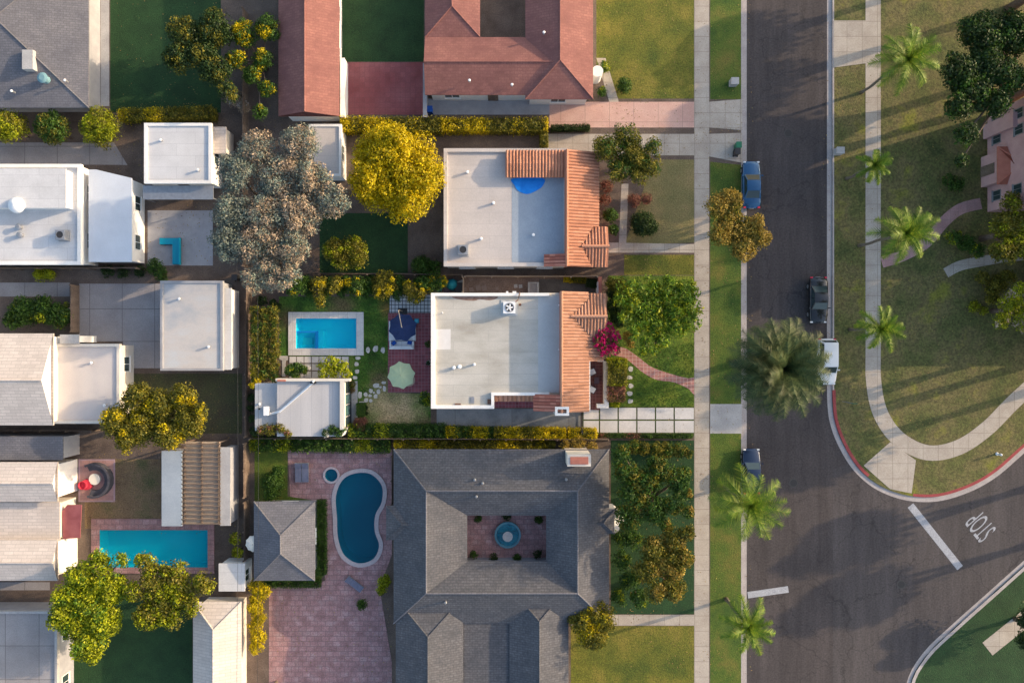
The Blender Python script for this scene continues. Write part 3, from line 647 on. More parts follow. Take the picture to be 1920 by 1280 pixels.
pth = smooth([(1150, 668), (1172, 655), (1196, 668), (1220, 690), (1262, 703), (1300, 710), (1301, 730), (1280, 722), (1250, 716), (1215, 704), (1186, 686), (1160, 678)], 1)
pe = smooth([(1140, 652), (1168, 651), (1195, 668), (1222, 688), (1262, 702), (1290, 709)], 5, False) + [(1301, 707), (1301, 740)] + smooth([(1290, 728), (1262, 716), (1232, 712), (1205, 698), (1172, 672), (1140, 664)], 5, False)
sheet('front_path', PP(pe), pathtile, G + .014)
sheet('side_yard', PP([(808, 518), (1120, 518), (1120, 552), (808, 552)]), mat('bare_earth', [(.17, .115, .09), (.26, .185, .145)], .6, bump=.6, fine=.3), G + .004)
sheet('side_yard', PP([(1010, 524), (1118, 524), (1118, 552), (1010, 552)]), mat('dark_asphalt_yard', [(.09, .078, .072), (.14, .12, .105)], 1, fine=.2), G + .008)
pave('pavement', [(656, 714), (671, 714), (671, 803), (656, 803)], conc, .02)
strip('front_path', smooth([(1652, 492), (1690, 480), (1735, 455), (1770, 415), (1800, 392), (1838, 382)], 5, False), -.55, .55, G + .016, pathpink)
strip('front_path', smooth([(1772, 512), (1800, 498), (1850, 488), (1900, 480), (1990, 476)], 5, False), -.5, .5, G + .016, walk)
strip('bike_lane_line', [(1402, 1115), (1478, 1104)], -.32, .32, .016, paintw)
bpy.data.objects['bike_lane_line'].name = 'road_marking'
strip('road_marking', [(1707, 947), (1800, 1064)], -.35, .35, .016, paintw)
# the word painted on the side street
fc = bpy.data.curves.new('lettering', 'FONT'); fc.body = 'STOP'; fc.align_x = 'CENTER'; fc.align_y = 'CENTER'; fc.size = 1.0; fo = bpy.data.objects.new('lettering', fc); COL.objects.link(fo)
bpy.context.view_layer.update(); me = bpy.data.meshes.new_from_object(fo); bpy.data.objects.remove(fo)
wo = bpy.data.objects.new('road_marking', me); COL.objects.link(wo); me.materials.append(paintw); wo['kind'] = 'structure'
xs = [v.co.x for v in me.vertices]; ys = [v.co.y for v in me.vertices]; cx, cy, wx, wy = (min(xs) + max(xs)) / 2, (min(ys) + max(ys)) / 2, max(xs) - min(xs), max(ys) - min(ys)
rx = Vector((-95, 120)).normalized(); ry = Vector((-130, -115)).normalized()
for v in me.vertices:
    a, b = (v.co.x - cx) / wx * 2.5, (v.co.y - cy) / wy * 2.2; v.co = (rx.x * a + ry.x * b, rx.y * a + ry.y * b, 0)
wo.location = (*P(1838, 986), .018)
# ================================================================ POOLS
def pool(label, poly, cop_poly, zfloor, wm, wat, cop=coping, extra=None, copz=.09):
    c = cen(poly); root = thing('swimming_pool', label, 'pool', (*c, G))
    if cop_poly:
        b = MB(); b.prism(cop_poly, G - .02, G + copz, bottom=False, holes=[poly]); b.build('coping', cop, root)
    b = MB(); pl = ccw(poly); b.side(pl[::-1], zfloor, G + .02); b.tess(pl, [], zfloor); b.build('basin', wm, root)
    if extra: extra(root)
    b = MB(); b.tess(inset(poly, .004), [], G - .09); b.build('water', wat, root)
    return root
def ex_a(root):
    def bb(x0, y0, x1, y1, z0, z1, m, name):
        a = P(x0, y1, G); c = P(x1, y0, G); MB().box(a[0], a[1], z0, c[0], c[1], z1).build(name, m, root)
    F = G - 1.5
    bb(555.1, 620, 594, 624, F + .01, G - .16, poolb, 'dividing_wall'); bb(590, 624, 594.5, 652.9, F + .01, G - .16, poolb, 'dividing_wall')
    bb(555.2, 624.1, 589.9, 652.8, F + .01, G - .95, poolf, 'spa_bench'); bb(565, 633, 583, 646, G - .949, G - .6, poolt, 'spa_step')
    bb(594.6, 620, 604, 652.8, F + .01, G - .5, poolf, 'bench')
    for k in range(3):
        q = 30 - k * 8; a, b, c = P(668.4, 652.9, G), P(668.4, 652.9 - q * .8, G), P(668.4 - q, 652.9, G)
        MB().prism([a, b, c], F + .01, G - 1.2 + k * .35).build('step', poolf, root)
pool('rectangular swimming pool with blue spa corner and white stone coping', pool_a, PP(rect(541, 585, 682, 666), G), G - 1.5, poolf, water, extra=ex_a)
pool('long narrow swimming pool partly under the yellow-green tree crowns', pool_b, PP(rect(172, 972, 402, 1074), G), G - 1.6, poolt, water, cop=pinkpave)
pool('kidney-shaped dark teal swimming pool in pink flagstone paving', pool_c, inset(pool_c, -.4), G - 2, poold, water_d, cop=mat('pink_coping', [(.42, .36, .37), (.5, .43, .43)], 2, fine=.15))
pool('small round spa beside the kidney-shaped pool', pool_d, inset(pool_d, -.2), G - .9, poold, water_d, cop=MATS['pink_coping'])
# square pavers south of the main pool
def slab(name, label, cat, poly, z1, m, group=None, z0=None):
    o = MB().prism(poly, G - .02 if z0 is None else z0, G + z1).build(name, m, bevel=0); return tag(o, label, cat, group)
row = ['first', 'second', 'third', 'fourth', 'fifth', 'sixth', 'seventh', 'eighth', 'ninth', 'tenth', 'eleventh', 'twelfth']
for j, (ya, yb) in enumerate(((668.5, 680), (682, 694), (696, 708))):
    for i in range(8):
        x0 = 543 + 14 * i; slab('paver', f'{row[i]} square paver from the left in the {["row along the pool edge", "middle row between pool and guest house", "row along the guest house"][j]}', 'paver', PP(rect(x0, ya, x0 + 12.4, yb), G), .05, slabm if j == 0 else conc, 'square pavers between the pool and the guest house')
slab('paver', 'greyish slab at the left end of the pavers, beside the long hedge', 'paver', PP([(524, 667), (540, 667), (540, 675), (536, 676), (535, 706), (529, 706), (529, 675), (524, 674)], G), .04, conc)
# big driveway slabs
vx = [1093, 1124, 1159, 1194, 1229, 1264, 1301]
for i in range(6):
    for j, (ya, yb) in enumerate(((764, 786), (788.2, 811))):
        if i == 0 and j == 0: ya = 768
        slab('driveway_slab', f'{row[i]} large concrete slab from the gate in the {"upper row beside the lawn" if j == 0 else "lower row beside the hedge"}', 'concrete slab', PP(rect(vx[i] + 1.3, ya + .3, vx[i + 1] - (1.3 if i < 5 else 0.2), yb - .3), G), .03, slabm, 'large concrete slabs of the front driveway')
lawn([(1091, 762), (1301, 762), (1301, 817), (1091, 817)], mat('joint_soil', [(.05, .055, .02), (.07, .10, .025)], 1.5, fine=.4), .0065, 'driveway_joints')
def stone(px, py, rx, ry, label, group, a0=0, n=9, name='stepping_stone'):
    pts = [];
    for k in range(n):
        a = 2 * math.pi * k / n + a0; q = random.uniform(.82, 1.1); sq = 1 / max(abs(math.cos(a)), abs(math.sin(a))) ** .45
        pts.append((px + rx * math.cos(a) * q * sq, py + ry * math.sin(a) * q * sq))
    pl = PP(smooth(pts, 3), G); slab(name, label, 'stepping stone', pl, .03, stonem, group)
for i, (x, y, rx, ry) in enumerate([(690, 656, 4, 6), (704, 654, 5, 6), (718, 656, 4, 6)]): stone(x, y, rx, ry, f'stepping stone {["just right of the pool coping", "in the middle of the three between pool and red patio", "touching the left edge of the red patio"][i]}', 'three stepping stones between the pool and the patio')
for i, (x, y, rx, ry) in enumerate([(671, 671, 5, 3.2), (668.5, 682.5, 4, 4), (669.5, 696, 4, 4), (666, 708, 4.5, 3.5)]): stone(x, y, rx, ry, f'{row[i]} stepping stone down from the pool corner in the short column', 'column of stepping stones beside the lime tree')
fl = [(675, 740, 3.6, 6.5), (685.5, 739, 3.6, 4.2), (695.5, 732.5, 4, 4.2), (705, 722.5, 6, 4), (713.5, 725.5, 2.4, 2.4), (719.5, 717, 4.2, 2.6), (720.5, 728, 3, 5.5), (709.5, 734, 4, 5), (704, 743, 3.6, 4.2), (694, 741.5, 3.4, 3), (701, 736, 2, 2), (686.5, 750, 4, 4.2), (695, 750.5, 3.2, 3.2), (678, 754.5, 5.5, 2.2)]
fn = ['tall flagstone against the grey concrete strip', 'squarish flagstone just right of the tall one', 'rounded flagstone below the long slanted one', 'long slanted flagstone at the upper edge of the path', 'small round flagstone below the long slanted one', 'flat flagstone nearest the mint parasol', 'upright flagstone at the corner of the red patio', 'large oval flagstone in the bend of the path', 'tilted flagstone at the lower edge of the bend', 'flagstone in the centre of the cluster by the hedge block', 'tiniest flagstone in the middle of the path', 'flagstone above the dark gap by the clipped green block', 'lower right flagstone of the cluster beside the dry grass', 'thin flagstone lying along the top of the clipped green block']
for q, lb in zip(fl, fn): stone(*q, lb, 'flagstones of the curved garden path')
for i, (x, y, rx, ry) in enumerate([(1182.5, 692, 4.6, 5), (1180.5, 707.5, 5, 3.6), (1183, 723, 4.6, 4), (1181, 737.5, 5.6, 4), (1182, 752, 4.8, 4)]): stone(x, y, rx, ry, f'{row[i]} round stepping stone from the tiled front path, right of the front hedge', 'five stepping stones beside the front hedge')
# ================================================================ MAIN HOUSE
HR = 3.7
root = house('house', 'cream house in the middle with a large pale flat roof and orange tile front', 'house', (935, 655)); MAIN = root
p1 = PP([(808, 549), (1053, 549), (1053, 738), (924, 738), (924, 766), (808, 766)], HR)
wl = MB().prism(p1, G - .02, HR - .06, bottom=False)
def pr(mb, x0, y0, x1, y1, z0, z1, h=HR): a = P(x0, y1, h); c = P(x1, y0, h); return mb.box(a[0], a[1], z0, c[0], c[1], z1)
pr(wl, 1053.2, 554, 1098, 766, G - .02, HR - .15); pr(wl, 1006, 738.2, 1053, 765, G - .02, HR - .25); pr(wl, 1098.2, 556, 1130, 628, G - .02, HR - .3)
wl.build('wall', cream, root)
MB().prism(inset(p1, .1), HR - .05, HR).build('flat_roof', roofM, root)
# parapet pieces (white coping ring, missing beside the tile ridge)
pb = MB(); up = .32
def pbar(x0, y0, x1, y1): pr(pb, x0, y0, x1, y1, HR - .3, HR + up, HR + up)
pbar(808, 549, 815.4, 766); pbar(815.5, 549, 1030, 554.6); pbar(815.5, 759.6, 926.5, 766); pbar(921, 741.4, 926.4, 759.5); pbar(921, 735.6, 1030, 741.2)
pb.build('parapet', white, root, bevel=.03)
for i, (x0, y0, x1, y1) in enumerate([(1009, 555, 1050.5, 735)]): pr(MB(), x0, y0, x1, y1, HR + .001, HR + .012).build('roof_membrane', roofM2, root)
sx = MB(); pr(sx, 816, 617, 845, 655, HR + .001, HR + .012); sx.build('roof_patch', mat('pale_patch', [(.6, .58, .56), (.68, .66, .64)], 1.5), root)
stn = mat('reddish_stain', [(.19, .1, .075), (.3, .2, .16)], 3)
sp_ = MB(); sp_.prism(PP(smooth([(848, 556), (870, 556), (900, 556), (932, 556), (930, 560), (918, 563), (900, 561), (888, 564), (866, 562), (852, 559)], 3), HR), HR + .001, HR + .008); sp_.build('roof_stain', stn, root)
pr(MB(), 882.5, 743.5, 889.5, 756, HR + .001, HR + .06).build('roof_grate', metal, root); pr(MB(), 853, 756, 864, 758.6, HR, HR + .08).build('drain_box', rust, root); pr(MB(), 914, 748, 921, 757, HR, HR + .1).build('drain_box', rust, root)
vent(root, 851, 689, HR, .17, .45); vent(root, 861.6, 687, HR, .2, .5); vent(root, 889.5, 683, HR, .14, .4); vent(root, 829.5, 586, HR, .07, .6); vent(root, 975, 571, HR, .13, .2, rust); vent(root, 1048, 572, HR, .07, .35)
vent(root, 1048, 655, HR, .06, .3); 
# air conditioner on the roof
x, y = P(955, 577, HR + .9); ac = thing('air_conditioner', 'white air conditioner with round fan on the flat roof of the central house', 'air conditioner', (x, y, HR))
q = .56
MB().box(x - .78, y - .7, HR, x + .78, y + .78, HR + .06).build('base_pad', roofM2, ac)
MB().box(x - q, y - q + .05, HR + .062, x + q, y + q, HR + .95).build('casing', mwhite, ac, bevel=.03)
MB().lathe(x + .02, y + .03, [(.44, HR + .951), (.44, HR + .99), (.37, HR + .99), (.37, HR + .953)], 24).build('fan_ring', metal, ac)
MB().cyl(x + .02, y + .03, HR + .951, HR + .957, .365, 24).build('fan_well', dark, ac)
f = MB()
for k in range(5): f.obox(x + .02 + .17 * math.cos(k * 1.257), y + .03 + .17 * math.sin(k * 1.257), HR + .96, HR + .972, .34, .13, k * 1.257 + .2)
f.cyl(x + .02, y + .03, HR + .96, HR + 1.0, .08, 12); f.build('fan', mwhite, ac)
pa, pb_ = P(966, 566, HR + .3), P(974, 552, HR + .5)
MB().tube([(*P(962, 567, HR + .5), HR + .5), (*pa, HR + .4), (*P(971, 563, HR), HR + .3), (*P(973, 556, HR), HR + .4), (*pb_, HR + .5), (*P(974, 548, HR), HR + .3)], .05, 7).build('refrigerant_pipe', rust, ac, True)
bx = MB(); pr(bx, 961, 546, 968, 549, HR - .5, HR + .1); pr(bx, 949, 546, 953, 549, HR - .3, HR + .15); bx.build('electrical_box', mwhite, ac)
# tiled roofs
zr = HR + 1.3; xr = P(1053, 640, zr)[0]; sl_ = .36
def zmain(x, y): return zr - sl_ * (x - xr)
k_ = HR + .5
A = PP([(1053, 547), (1103.5, 547), (1103.5, 561), (1070, 593), (1112, 635), (1134, 658), (1133, 677), (1105, 677), (1105, 772), (1053, 772)], k_)
A[0] = (xr, A[0][1]); A[-1] = (xr, A[-1][1])
tm = MB(); tiles(tm, A, zmain, 'x'); 
xv, yv = P(1070, 593, k_ + .4); zv = zmain(xv, yv)
def zc(x, y): return zv - sl_ * abs(y - yv)
An = [(xv, yv), PP([(1103.5, 561)], k_)[0], PP([(1103.8, 549.5)], k_)[0], PP([(1137, 549.5)], k_)[0], (P(1137, 593, k_)[0], yv)]
As = [(xv, yv), (P(1137, 593, k_)[0], yv), PP([(1137, 660)], k_)[0], PP([(1134, 658)], k_)[0], PP([(1112, 635)], k_)[0]]
ro = tm.build('tile_roof', terra, root)
tn = MB(); tiles(tn, An, zc, 'y'); tiles(tn, As, zc, 'y'); tn.build('gable_tile_roof', terra, root)
def zw(x, y): return zr - .02 - sl_ * 1.1 * (xr - x)
tw = MB(); B_ = PP([(1000, 739), (1052.5, 739), (1052.5, 771), (1000, 771)], k_); B_ = [(min(p[0], xr), p[1]) for p in B_]; tiles(tw, B_, zw, 'x'); tw.build('rear_tile_roof', terra_shaded, root)  # west slope turned from the sun, its shade held in the tile colour
cb = MB(); cb.tube([(xr, P(0, 547, k_)[1], zr + .07), (xr, P(0, 772, k_)[1], zr + .07)], .13, 8); cb.tube([(xv, yv, zv + .09), (An[-1][0] + .02, yv, zv + .09)], .14, 8); cb.build('ridge_cap', terra, ro)
rw = MB(); y0_, y1_ = P(0, 772, k_)[1], P(0, 547, k_)[1]; rw.box(xr - .12, P(0, 739, k_)[1], HR - .04, xr + .02, y1_, zr - .03); rw.build('ridge_wall', trim_r, root)
# gable and eave walls under the tiles
gw = MB(); xg = P(1130, 0, HR)[0]; ya, yb = P(0, 556, HR)[1], P(0, 628, HR)[1]
gw.poly([(xg, yb, HR - .32), (xg, ya, HR - .32), (xg, yv, zv - .1)]); gw.build('gable_wall', cream, root)
ga = MB(); xe = P(1105, 0, k_)[0]
ga.box(xe, P(0, 772, k_)[1], zmain(xe, 0) - .12, xe + .1, P(0, 677, k_)[1], zmain(xe, 0) - .0); ga.build('gutter_trim', white, root)
# pent roof over the rear porch
def zp(x, y): return HR - .1 + .5 * (y - P(0, 741.5, HR)[1])
tp = MB(); C_ = PP([(926.5, 741.5), (1000, 741.5), (1000, 752.5), (926.5, 752.5)], HR - .15); tiles(tp, C_, zp, 'y', .42); tp.build('porch_tile_roof', terra, root)
# chimney
ct = 5.2; cx0, cy0, cx1, cy1 = P(1041, 779, ct)[0], P(1041, 779, ct)[1], P(1067, 762.5, ct)[0], P(1067, 762.5, ct)[1]
ch = MB(); ring = [(cx0, cy0), (cx1, cy0), (cx1, cy1), (cx0, cy1)]; ch.prism(ring, G - .02, ct, bottom=False, holes=[inset(ring, .22)]); co = ch.build('chimney', white, root)
MB().prism(inset(ring, .215), 4.2, ct - .25).build('flue', mat('soot', [(.07, .06, .06), (.15, .12, .11)], 3), co)
MB().box(cx0 + .6, cy0 - .12, 2.6, cx1 - .0, cy0 - .003, 3.6).build('shoulder', white, co)
pr(MB(), 1038, 760, 1042, 772, HR - .1, 4.6, 4.4).build('chimney_shoulder', white, co)
# windows, doors
X = lambda px, h=HR: P(px, 0, h)[0]; Y = lambda py, h=HR: P(0, py, h)[1]
for px in (850, 880): window(root, X(px), Y(766), G + 1.6, 'S')
for py in (610, 650): window(root, X(808), Y(py), G + 1.4, 'W', 1.3, 1.4)
door(root, X(808), Y(690), 'W', 1.6, 2.1, framed); window(root, X(808), Y(740), G + 1.5, 'W', 1.1, 1.2)
for px in (850, 905, 1020): window(root, X(px), Y(549), G + 1.6, 'N', 1.1, 1.0)
door(root, X(965), Y(738), 'S', .95); window(root, X(1130), Y(593), G + 1.5, 'E', 2, 1.4); window(root, X(1098), Y(715), G + 1.4, 'E', 1.6, 1.5); door(root, X(1098), Y(690), 'E', 1.0)
# ---------------------------------------------------------------- front porch furniture and walls
def lwall(label, pts, wd, hgt, m=white, z0=None, name='garden_wall', cat='wall', cap=None):
    pts = [Vector(p) for p in PP(pts, hgt)]; mb = MB(); c_ = sum((p for p in pts), Vector((0, 0))) / len(pts)
    r = thing(name, label, cat, (c_.x, c_.y, G))
    for a, b in zip(pts[:-1], pts[1:]):
        u = (b - a).normalized(); v = Vector((-u.y, u.x)) * wd / 2; mb.prism([tuple(a - v - u * wd / 2 * 0), tuple(b - v + u * wd / 2), tuple(b + v + u * wd / 2), tuple(a + v - u * wd / 2 * 0)], G - .02, G + hgt)
        if (a, b) != (pts[-2], pts[-1]): pass
    mb.build('wall', m, r)
    k = MB()
    for i, (a, b) in enumerate(zip(pts[:-1], pts[1:])):
        u = (b - a).normalized(); v = Vector((-u.y, u.x)) * (wd / 2 + .04); e = (wd / 2 + .04); s_ = e if i else -0.0
        k.prism([tuple(a - v + u * s_), tuple(b - v + u * e), tuple(b + v + u * e), tuple(a + v + u * s_)], G + hgt + .001 + .002 * i, G + hgt + .07 + .002 * i)
    k.build('wall_cap', cap or m, r); return r
lwall('low cream wall along the right side of the front porch', [(1136, 677), (1136, 757)], .42, .8, cream)
slab('garden_wall', 'thick white L-shaped block at the lower corner of the front porch wall', 'wall', PP([(1119, 757), (1133, 757), (1133, 748.5), (1141, 748.5), (1141, 764.5), (1119, 764.5)], .9), .95, white)
slab('garden_wall', 'short white wall stub at the top of the porch under the bougainvillea', 'wall', PP(rect(1120, 675, 1132, 677.5), .9), .9, white)
def chair(label, px, py, rz, fm=dark, cm=cushw, group=None, name='garden_chair'):
    x, y = P(px, py, .4); r = thing(name, label, 'chair', (x, y, G + .014), group); r.rotation_euler[2] = rz; BASE[r] = Vector((0, 0, 0))
    f = MB()
    for a in (-.3, .3): f.box(a - .03, -.34, .55, a + .03, .3, .6)
    f.build('armrest', fm, r)
    for a in (-.3, .3):
        for b in (-.3, .28): MB().box(a - .025, b - .025, 0, a + .025, b + .025, .549).build('leg', fm, r)
    MB().box(-.32, -.34, .3, .32, .34, .36).build('seat_frame', fm, r); s = MB().box(-.27, -.3, .361, .27, .27, .47).build('seat', cm, r, bevel=.03)
    MB().poly([(-.3, .28, .36), (.3, .28, .36), (.3, .42, .95), (-.3, .42, .95)]).poly([(.3, .34, .36), (-.3, .34, .36), (-.3, .47, .95), (.3, .47, .95)]).poly([(-.3, .42, .95), (.3, .42, .95), (.3, .47, .95), (-.3, .47, .95)]).poly([(-.3, .28, .36), (-.3, .42, .95), (-.3, .47, .95), (-.3, .34, .36)]).poly([(.3, .34, .36), (.3, .47, .95), (.3, .42, .95), (.3, .28, .36)]).build('backrest', fm, r)
    BASE[r] = Vector((x, y, G)); return r
cg = 'two dark chairs on the front porch'
chair('upper dark chair with pale cushion on the front porch', 1110, 697, R(115), group=cg, cm=cushw); chair('lower dark chair with pale cushion on the front porch', 1110, 730, R(60), group=cg)
def table(label, px, py, w_, d_, hgt, m, name='side_table', rnd=False, lm=None):
    x, y = P(px, py, hgt); r = thing(name, label, 'table', (x, y, G + .014)); lm = lm or m; z = G + .014
    if rnd: MB().cyl(x, y, z + hgt - .05, z + hgt, w_ / 2, 28).build('table_top', m, r); MB().cyl(x, y, z, z + hgt - .051, .06, 10).build('leg', lm, r); MB().cyl(x, y, z, z + .04, w_ * .25, 16).build('base', lm, r)
    else:
        MB().box(x - w_ / 2, y - d_ / 2, z + hgt - .05, x + w_ / 2, y + d_ / 2, z + hgt).build('table_top', m, r)
        for a in (-1, 1):
            for b in (-1, 1): MB().box(x + a * (w_ / 2 - .05) - .025, y + b * (d_ / 2 - .05) - .025, z, x + a * (w_ / 2 - .05) + .025, y + b * (d_ / 2 - .05) + .025, z + hgt - .051).build('leg', lm, r)
    return r
table('small dark slatted table between the two porch chairs', 1118.5, 713, .5, .65, .45, mat('dark_tabletop', (.07, .04, .05), rough=.5), lm=metal)
# ================================================================ REAR PATIO
def parasol(label, px, py, rpx, h, m, sides=8, rot=.2, arm=None, basem=dark, fr=.12, ribm=None):
    x, y = P(px, py, h); r_ = rpx / PXM * (CAMH - h) / CAMH; r = thing('parasol', label, 'parasol', (x, y, G + .014) if arm is None else (*P(*arm, .5), G + .014))
    c = MB(); ap = (x, y, h + .1); z = h - r_ * .32
    pts = [(x + r_ * math.cos(rot + 2 * math.pi * k / sides), y + r_ * math.sin(rot + 2 * math.pi * k / sides), z) for k in range(sides)]
    for k in range(sides):
        a, b = Vector(pts[k]), Vector(pts[(k + 1) % sides]); A0 = Vector(ap); ma = a.lerp(A0, .5) + Vector((0, 0, .06)); mb_ = b.lerp(A0, .5) + Vector((0, 0, .06)); mid = a.lerp(b, .5).lerp(A0, .06); mm = ma.lerp(mb_, .5) - Vector((0, 0, .035))
        for t in ([a, mid, mm, ma], [mid, b, mb_, mm], [ma, mm, A0], [mm, mb_, A0]): c.poly([tuple(q) for q in t])
        c.poly([tuple(b), tuple(mid), (mid.x, mid.y, mid.z - fr), (b.x, b.y, b.z - fr)]); c.poly([tuple(mid), tuple(a), (a.x, a.y, a.z - fr), (mid.x, mid.y, mid.z - fr)])
    co = c.build('canopy', m, r)
    for k in range(sides): MB().tube([(x, y, h + .03), (pts[k][0] * .98 + x * .02, pts[k][1] * .98 + y * .02, z + .0)], .012, 5).build('rib', ribm or metal, r)
    MB().cyl(x, y, h + .09, h + .2, .05, 10, .02).build('finial', ribm or metal, r)
    if arm is None: MB().cyl(x, y, G + .014, h, .03, 10).build('pole', metal, r); MB().cyl(x, y, G + .014, G + .1, .3, 20).build('base', basem, r)
    else:
        ax, ay = P(*arm, .5); MB().tube([(ax, ay, G + .05), (ax, ay, h * .9), (ax + (x - ax) * .1, ay + (y - ay) * .1, h + .42)], .045, 8).build('pole', woodl, r)
        MB().tube([(ax + (x - ax) * .02, ay, h + .3), (x, y, h + .34)], .045, 8).build('arm', woodl, r); MB().cyl(x, y, h + .1, h + .34, .03, 8).build('hanger', metal, r); MB().box(ax - .45, ay - .3, G + .014, ax + .45, ay + .3, G + .1).build('base', basem, r)
    return r
parasol('navy blue octagonal cantilever parasol over the white daybed', 754, 613.5, 27.5, 2.7, navy, arm=(754, 583), rot=.28)
parasol('pale mint green octagonal parasol on the red tiled patio', 751, 703.5, 26.5, 2.5, mint, rot=.15, ribm=mat('tan_rib', (.4, .36, .26)))
table('round tan dining table partly hidden beneath the mint parasol', 766, 712, 1.3, 1.3, .74, woodl, name='dining_table', rnd=True)
# daybed and sofa
x0, y0 = P(729, 639, .4); x1, y1 = P(779.5, 602, .4); r = thing('daybed', 'wide white daybed under the navy parasol', 'daybed', ((x0 + x1) / 2, (y0 + y1) / 2, G + .014)); z = G + .014
MB().box(x0, y0, z, x1, y1, z + .25).build('frame', mwhite, r, bevel=.02); MB().box(x0 + .06, y0 + .06, z + .251, (x0 + x1) / 2 - .01, y1 - .06, z + .42).build('cushion', cushw, r, bevel=.05); MB().box((x0 + x1) / 2 + .01, y0 + .06, z + .251, x1 - .06, y1 - .06, z + .42).build('cushion', cushw, r, bevel=.05)
x0, y0 = P(731, 654.5, .5); x1, y1 = P(776, 639.6, .5); r = thing('sofa', 'white two-seat sofa with blue cushions below the daybed', 'sofa', ((x0 + x1) / 2, (y0 + y1) / 2, z))
MB().box(x0, y0, z, x1, y1, z + .3).build('frame', mwhite, r, bevel=.02); xm = (x0 + x1) / 2
MB().box(x0, y0, z + .301, x1, y0 + .12, z + .75).build('backrest', mwhite, r, bevel=.02)
for a, b in ((x0, x0 + .13), (x1 - .13, x1)): MB().box(a, y0 + .123, z + .301, b, y1, z + .6).build('armrest', mwhite, r, bevel=.02)
for a, b in ((x0 + .14, xm - .01), (xm + .01, x1 - .14)):
    MB().box(a, y0 + .25, z + .302, b, y1 - .02, z + .45).build('seat_cushion', cushw, r, bevel=.05); MB().box(a, y0 + .13, z + .452, b, y0 + .3, z + .82).build('back_cushion', cushw, r, bevel=.06)
for (px, py, a, lb) in ((738.5, 643, .6, 'bright blue throw pillow on the left end of the white sofa'), (768, 642, -.15, 'bright blue throw pillow on the right end of the white sofa')):
    x, y = P(px, py, .7); v = MB().obox(x, y, G + .48, G + .62, .42, .36, a); tag(v.build('throw_pillow', cushb, bevel=.07), lb, 'pillow', 'blue pillows on the white sofa')
r = table('small turquoise square side table beside the navy parasol', 781.5, 601.5, .42, .42, .45, turq)
x, y = P(781.5, 601.5, .45); MB().box(x - .13, y - .13, G + .014 + .451, x + .13, y + .13, G + .014 + .47).build('tray', mat('pale_blue', (.1, .4, .55)), r)
def planter(label, px, py, r, hgt, pm=pot, col='green', lr=.3, leafs=.12, dens=1.0):
    x, y = P(px, py, hgt); o = thing('potted_plant', label, 'potted plant', (x, y, G))
    pc = MB().lathe(x, y, [(.001, G), (r * .7, G), (r, G + hgt), (r * 1.08, G + hgt), (r * 1.08, G + hgt - .04), (r * .9, G + hgt - .041), (r * .85, G + hgt - .07), (.001, G + hgt - .07)], 20).build('pot', pm, o, True)
    p, d = clump_pts((x, y, G + hgt + lr * .4), lr, int(dens * 5 * 4 * lr * lr / (leafs ** 2 * .55)) + 20); leaf_mesh('foliage', p, d, leafs, LF[col], o)
    MB().tube([(x, y, G + hgt - .1), (x, y, G + hgt + lr * .6)], .02, 6).build('stem', bark, o); return o
planter('green potted plant against the patio wall near the sofa', 804, 645, .2, .45, lr=.36); planter('potted plant in a pale round pot on the patio wall side', 804, 680, .24, .4, potw, 'dark', .25)
planter('white round pot with white flowers between the two trees by the guest house', 578.5, 689.5, .22, .5, potw, 'flower', .17, .08)
# ================================================================ GUEST HOUSE
GH = 3.0
root = house('guest_house', 'small building with flat grey roof, white parapet and glass east side', 'guest house', (582, 765))
w1 = PP([(522, 713), (645, 713), (645, 806), (640, 818), (522, 818)], GH); w2 = PP([(479, 719), (521.8, 719), (521.8, 812), (479, 806)], GH - .5)
w1[0] = (w2[1][0] + .02, w1[0][1]); w1[-1] = (w1[0][0], w1[-1][1])
MB().prism(w1, G - .02, GH - .05, bottom=False).build('wall', white, root)
MB().prism(inset(w1, .02), GH - .049, GH).build('flat_roof', roofG, root); MB().prism(w2, G - .02, GH - .56, bottom=False).build('lower_wall', white, root); MB().prism(inset(w2, -.05), GH - .55, GH - .5).build('lower_roof', mat('roof_guest_low', [(.37, .385, .41), (.44, .44, .455)], .4, fine=.06), root)
pb = MB(); pr(pb, 517, 709.5, 656, 714.5, GH - .3, GH + .35, GH + .3); pr(pb, 637.5, 714.7, 645.5, 805, GH - .3, GH + .35, GH + .3); pb.build('parapet', cream, root, bevel=.03)
pr(MB(), 520, 711.5, 536, 714.9, GH + .351, GH + .40, GH + .35).build('brick_row', trim_r, root)
pr(MB(), 583, 715, 593, 719, GH + .001, GH + .3, GH).build('roof_curb', dark, root)
tb = MB(); tb.tube([(*P(588, 714, GH + .3), GH + .42), (*P(586, 717, GH + .3), GH + .18), (*P(525, 771, GH + .1), GH + .12), (*P(503, 777, GH), GH - .3)], .11, 8); tb.build('duct', mwhite, root, True)
bx = MB(); pr(bx, 494.5, 762, 503, 778.5, GH - .5, GH + .1, GH); bx.build('duct_box', mwhite, root, bevel=.03)
xe = P(645, 0, GH)[0]; gy = [(716, 739), (740.5, 759.5), (761, 782), (783.5, 803)]
for a, b in gy:
    ya, yb = P(0, a, GH)[1], P(0, b, GH)[1]; gd = window(root, xe, (ya + yb) / 2, G + 1.35, 'E', ya - yb, 2.4, framed, False, name='glass_door')
    if a in (740.5, 761): gd.children[0].data.materials[0] = glass_g
vent(root, 486, 757, GH - .5, .14, .3); vent(root, 486, 766, GH - .5, .1, .1, dark)
planter('rust and green spiky plant on the strip beside the glass doors', 660.5, 720, .12, .12, pot, 'olive', .42, .16)
planter('orange tinted plant just below the spiky one beside the glass doors', 661.5, 731, .1, .1, pot, 'brown', .3, .13)
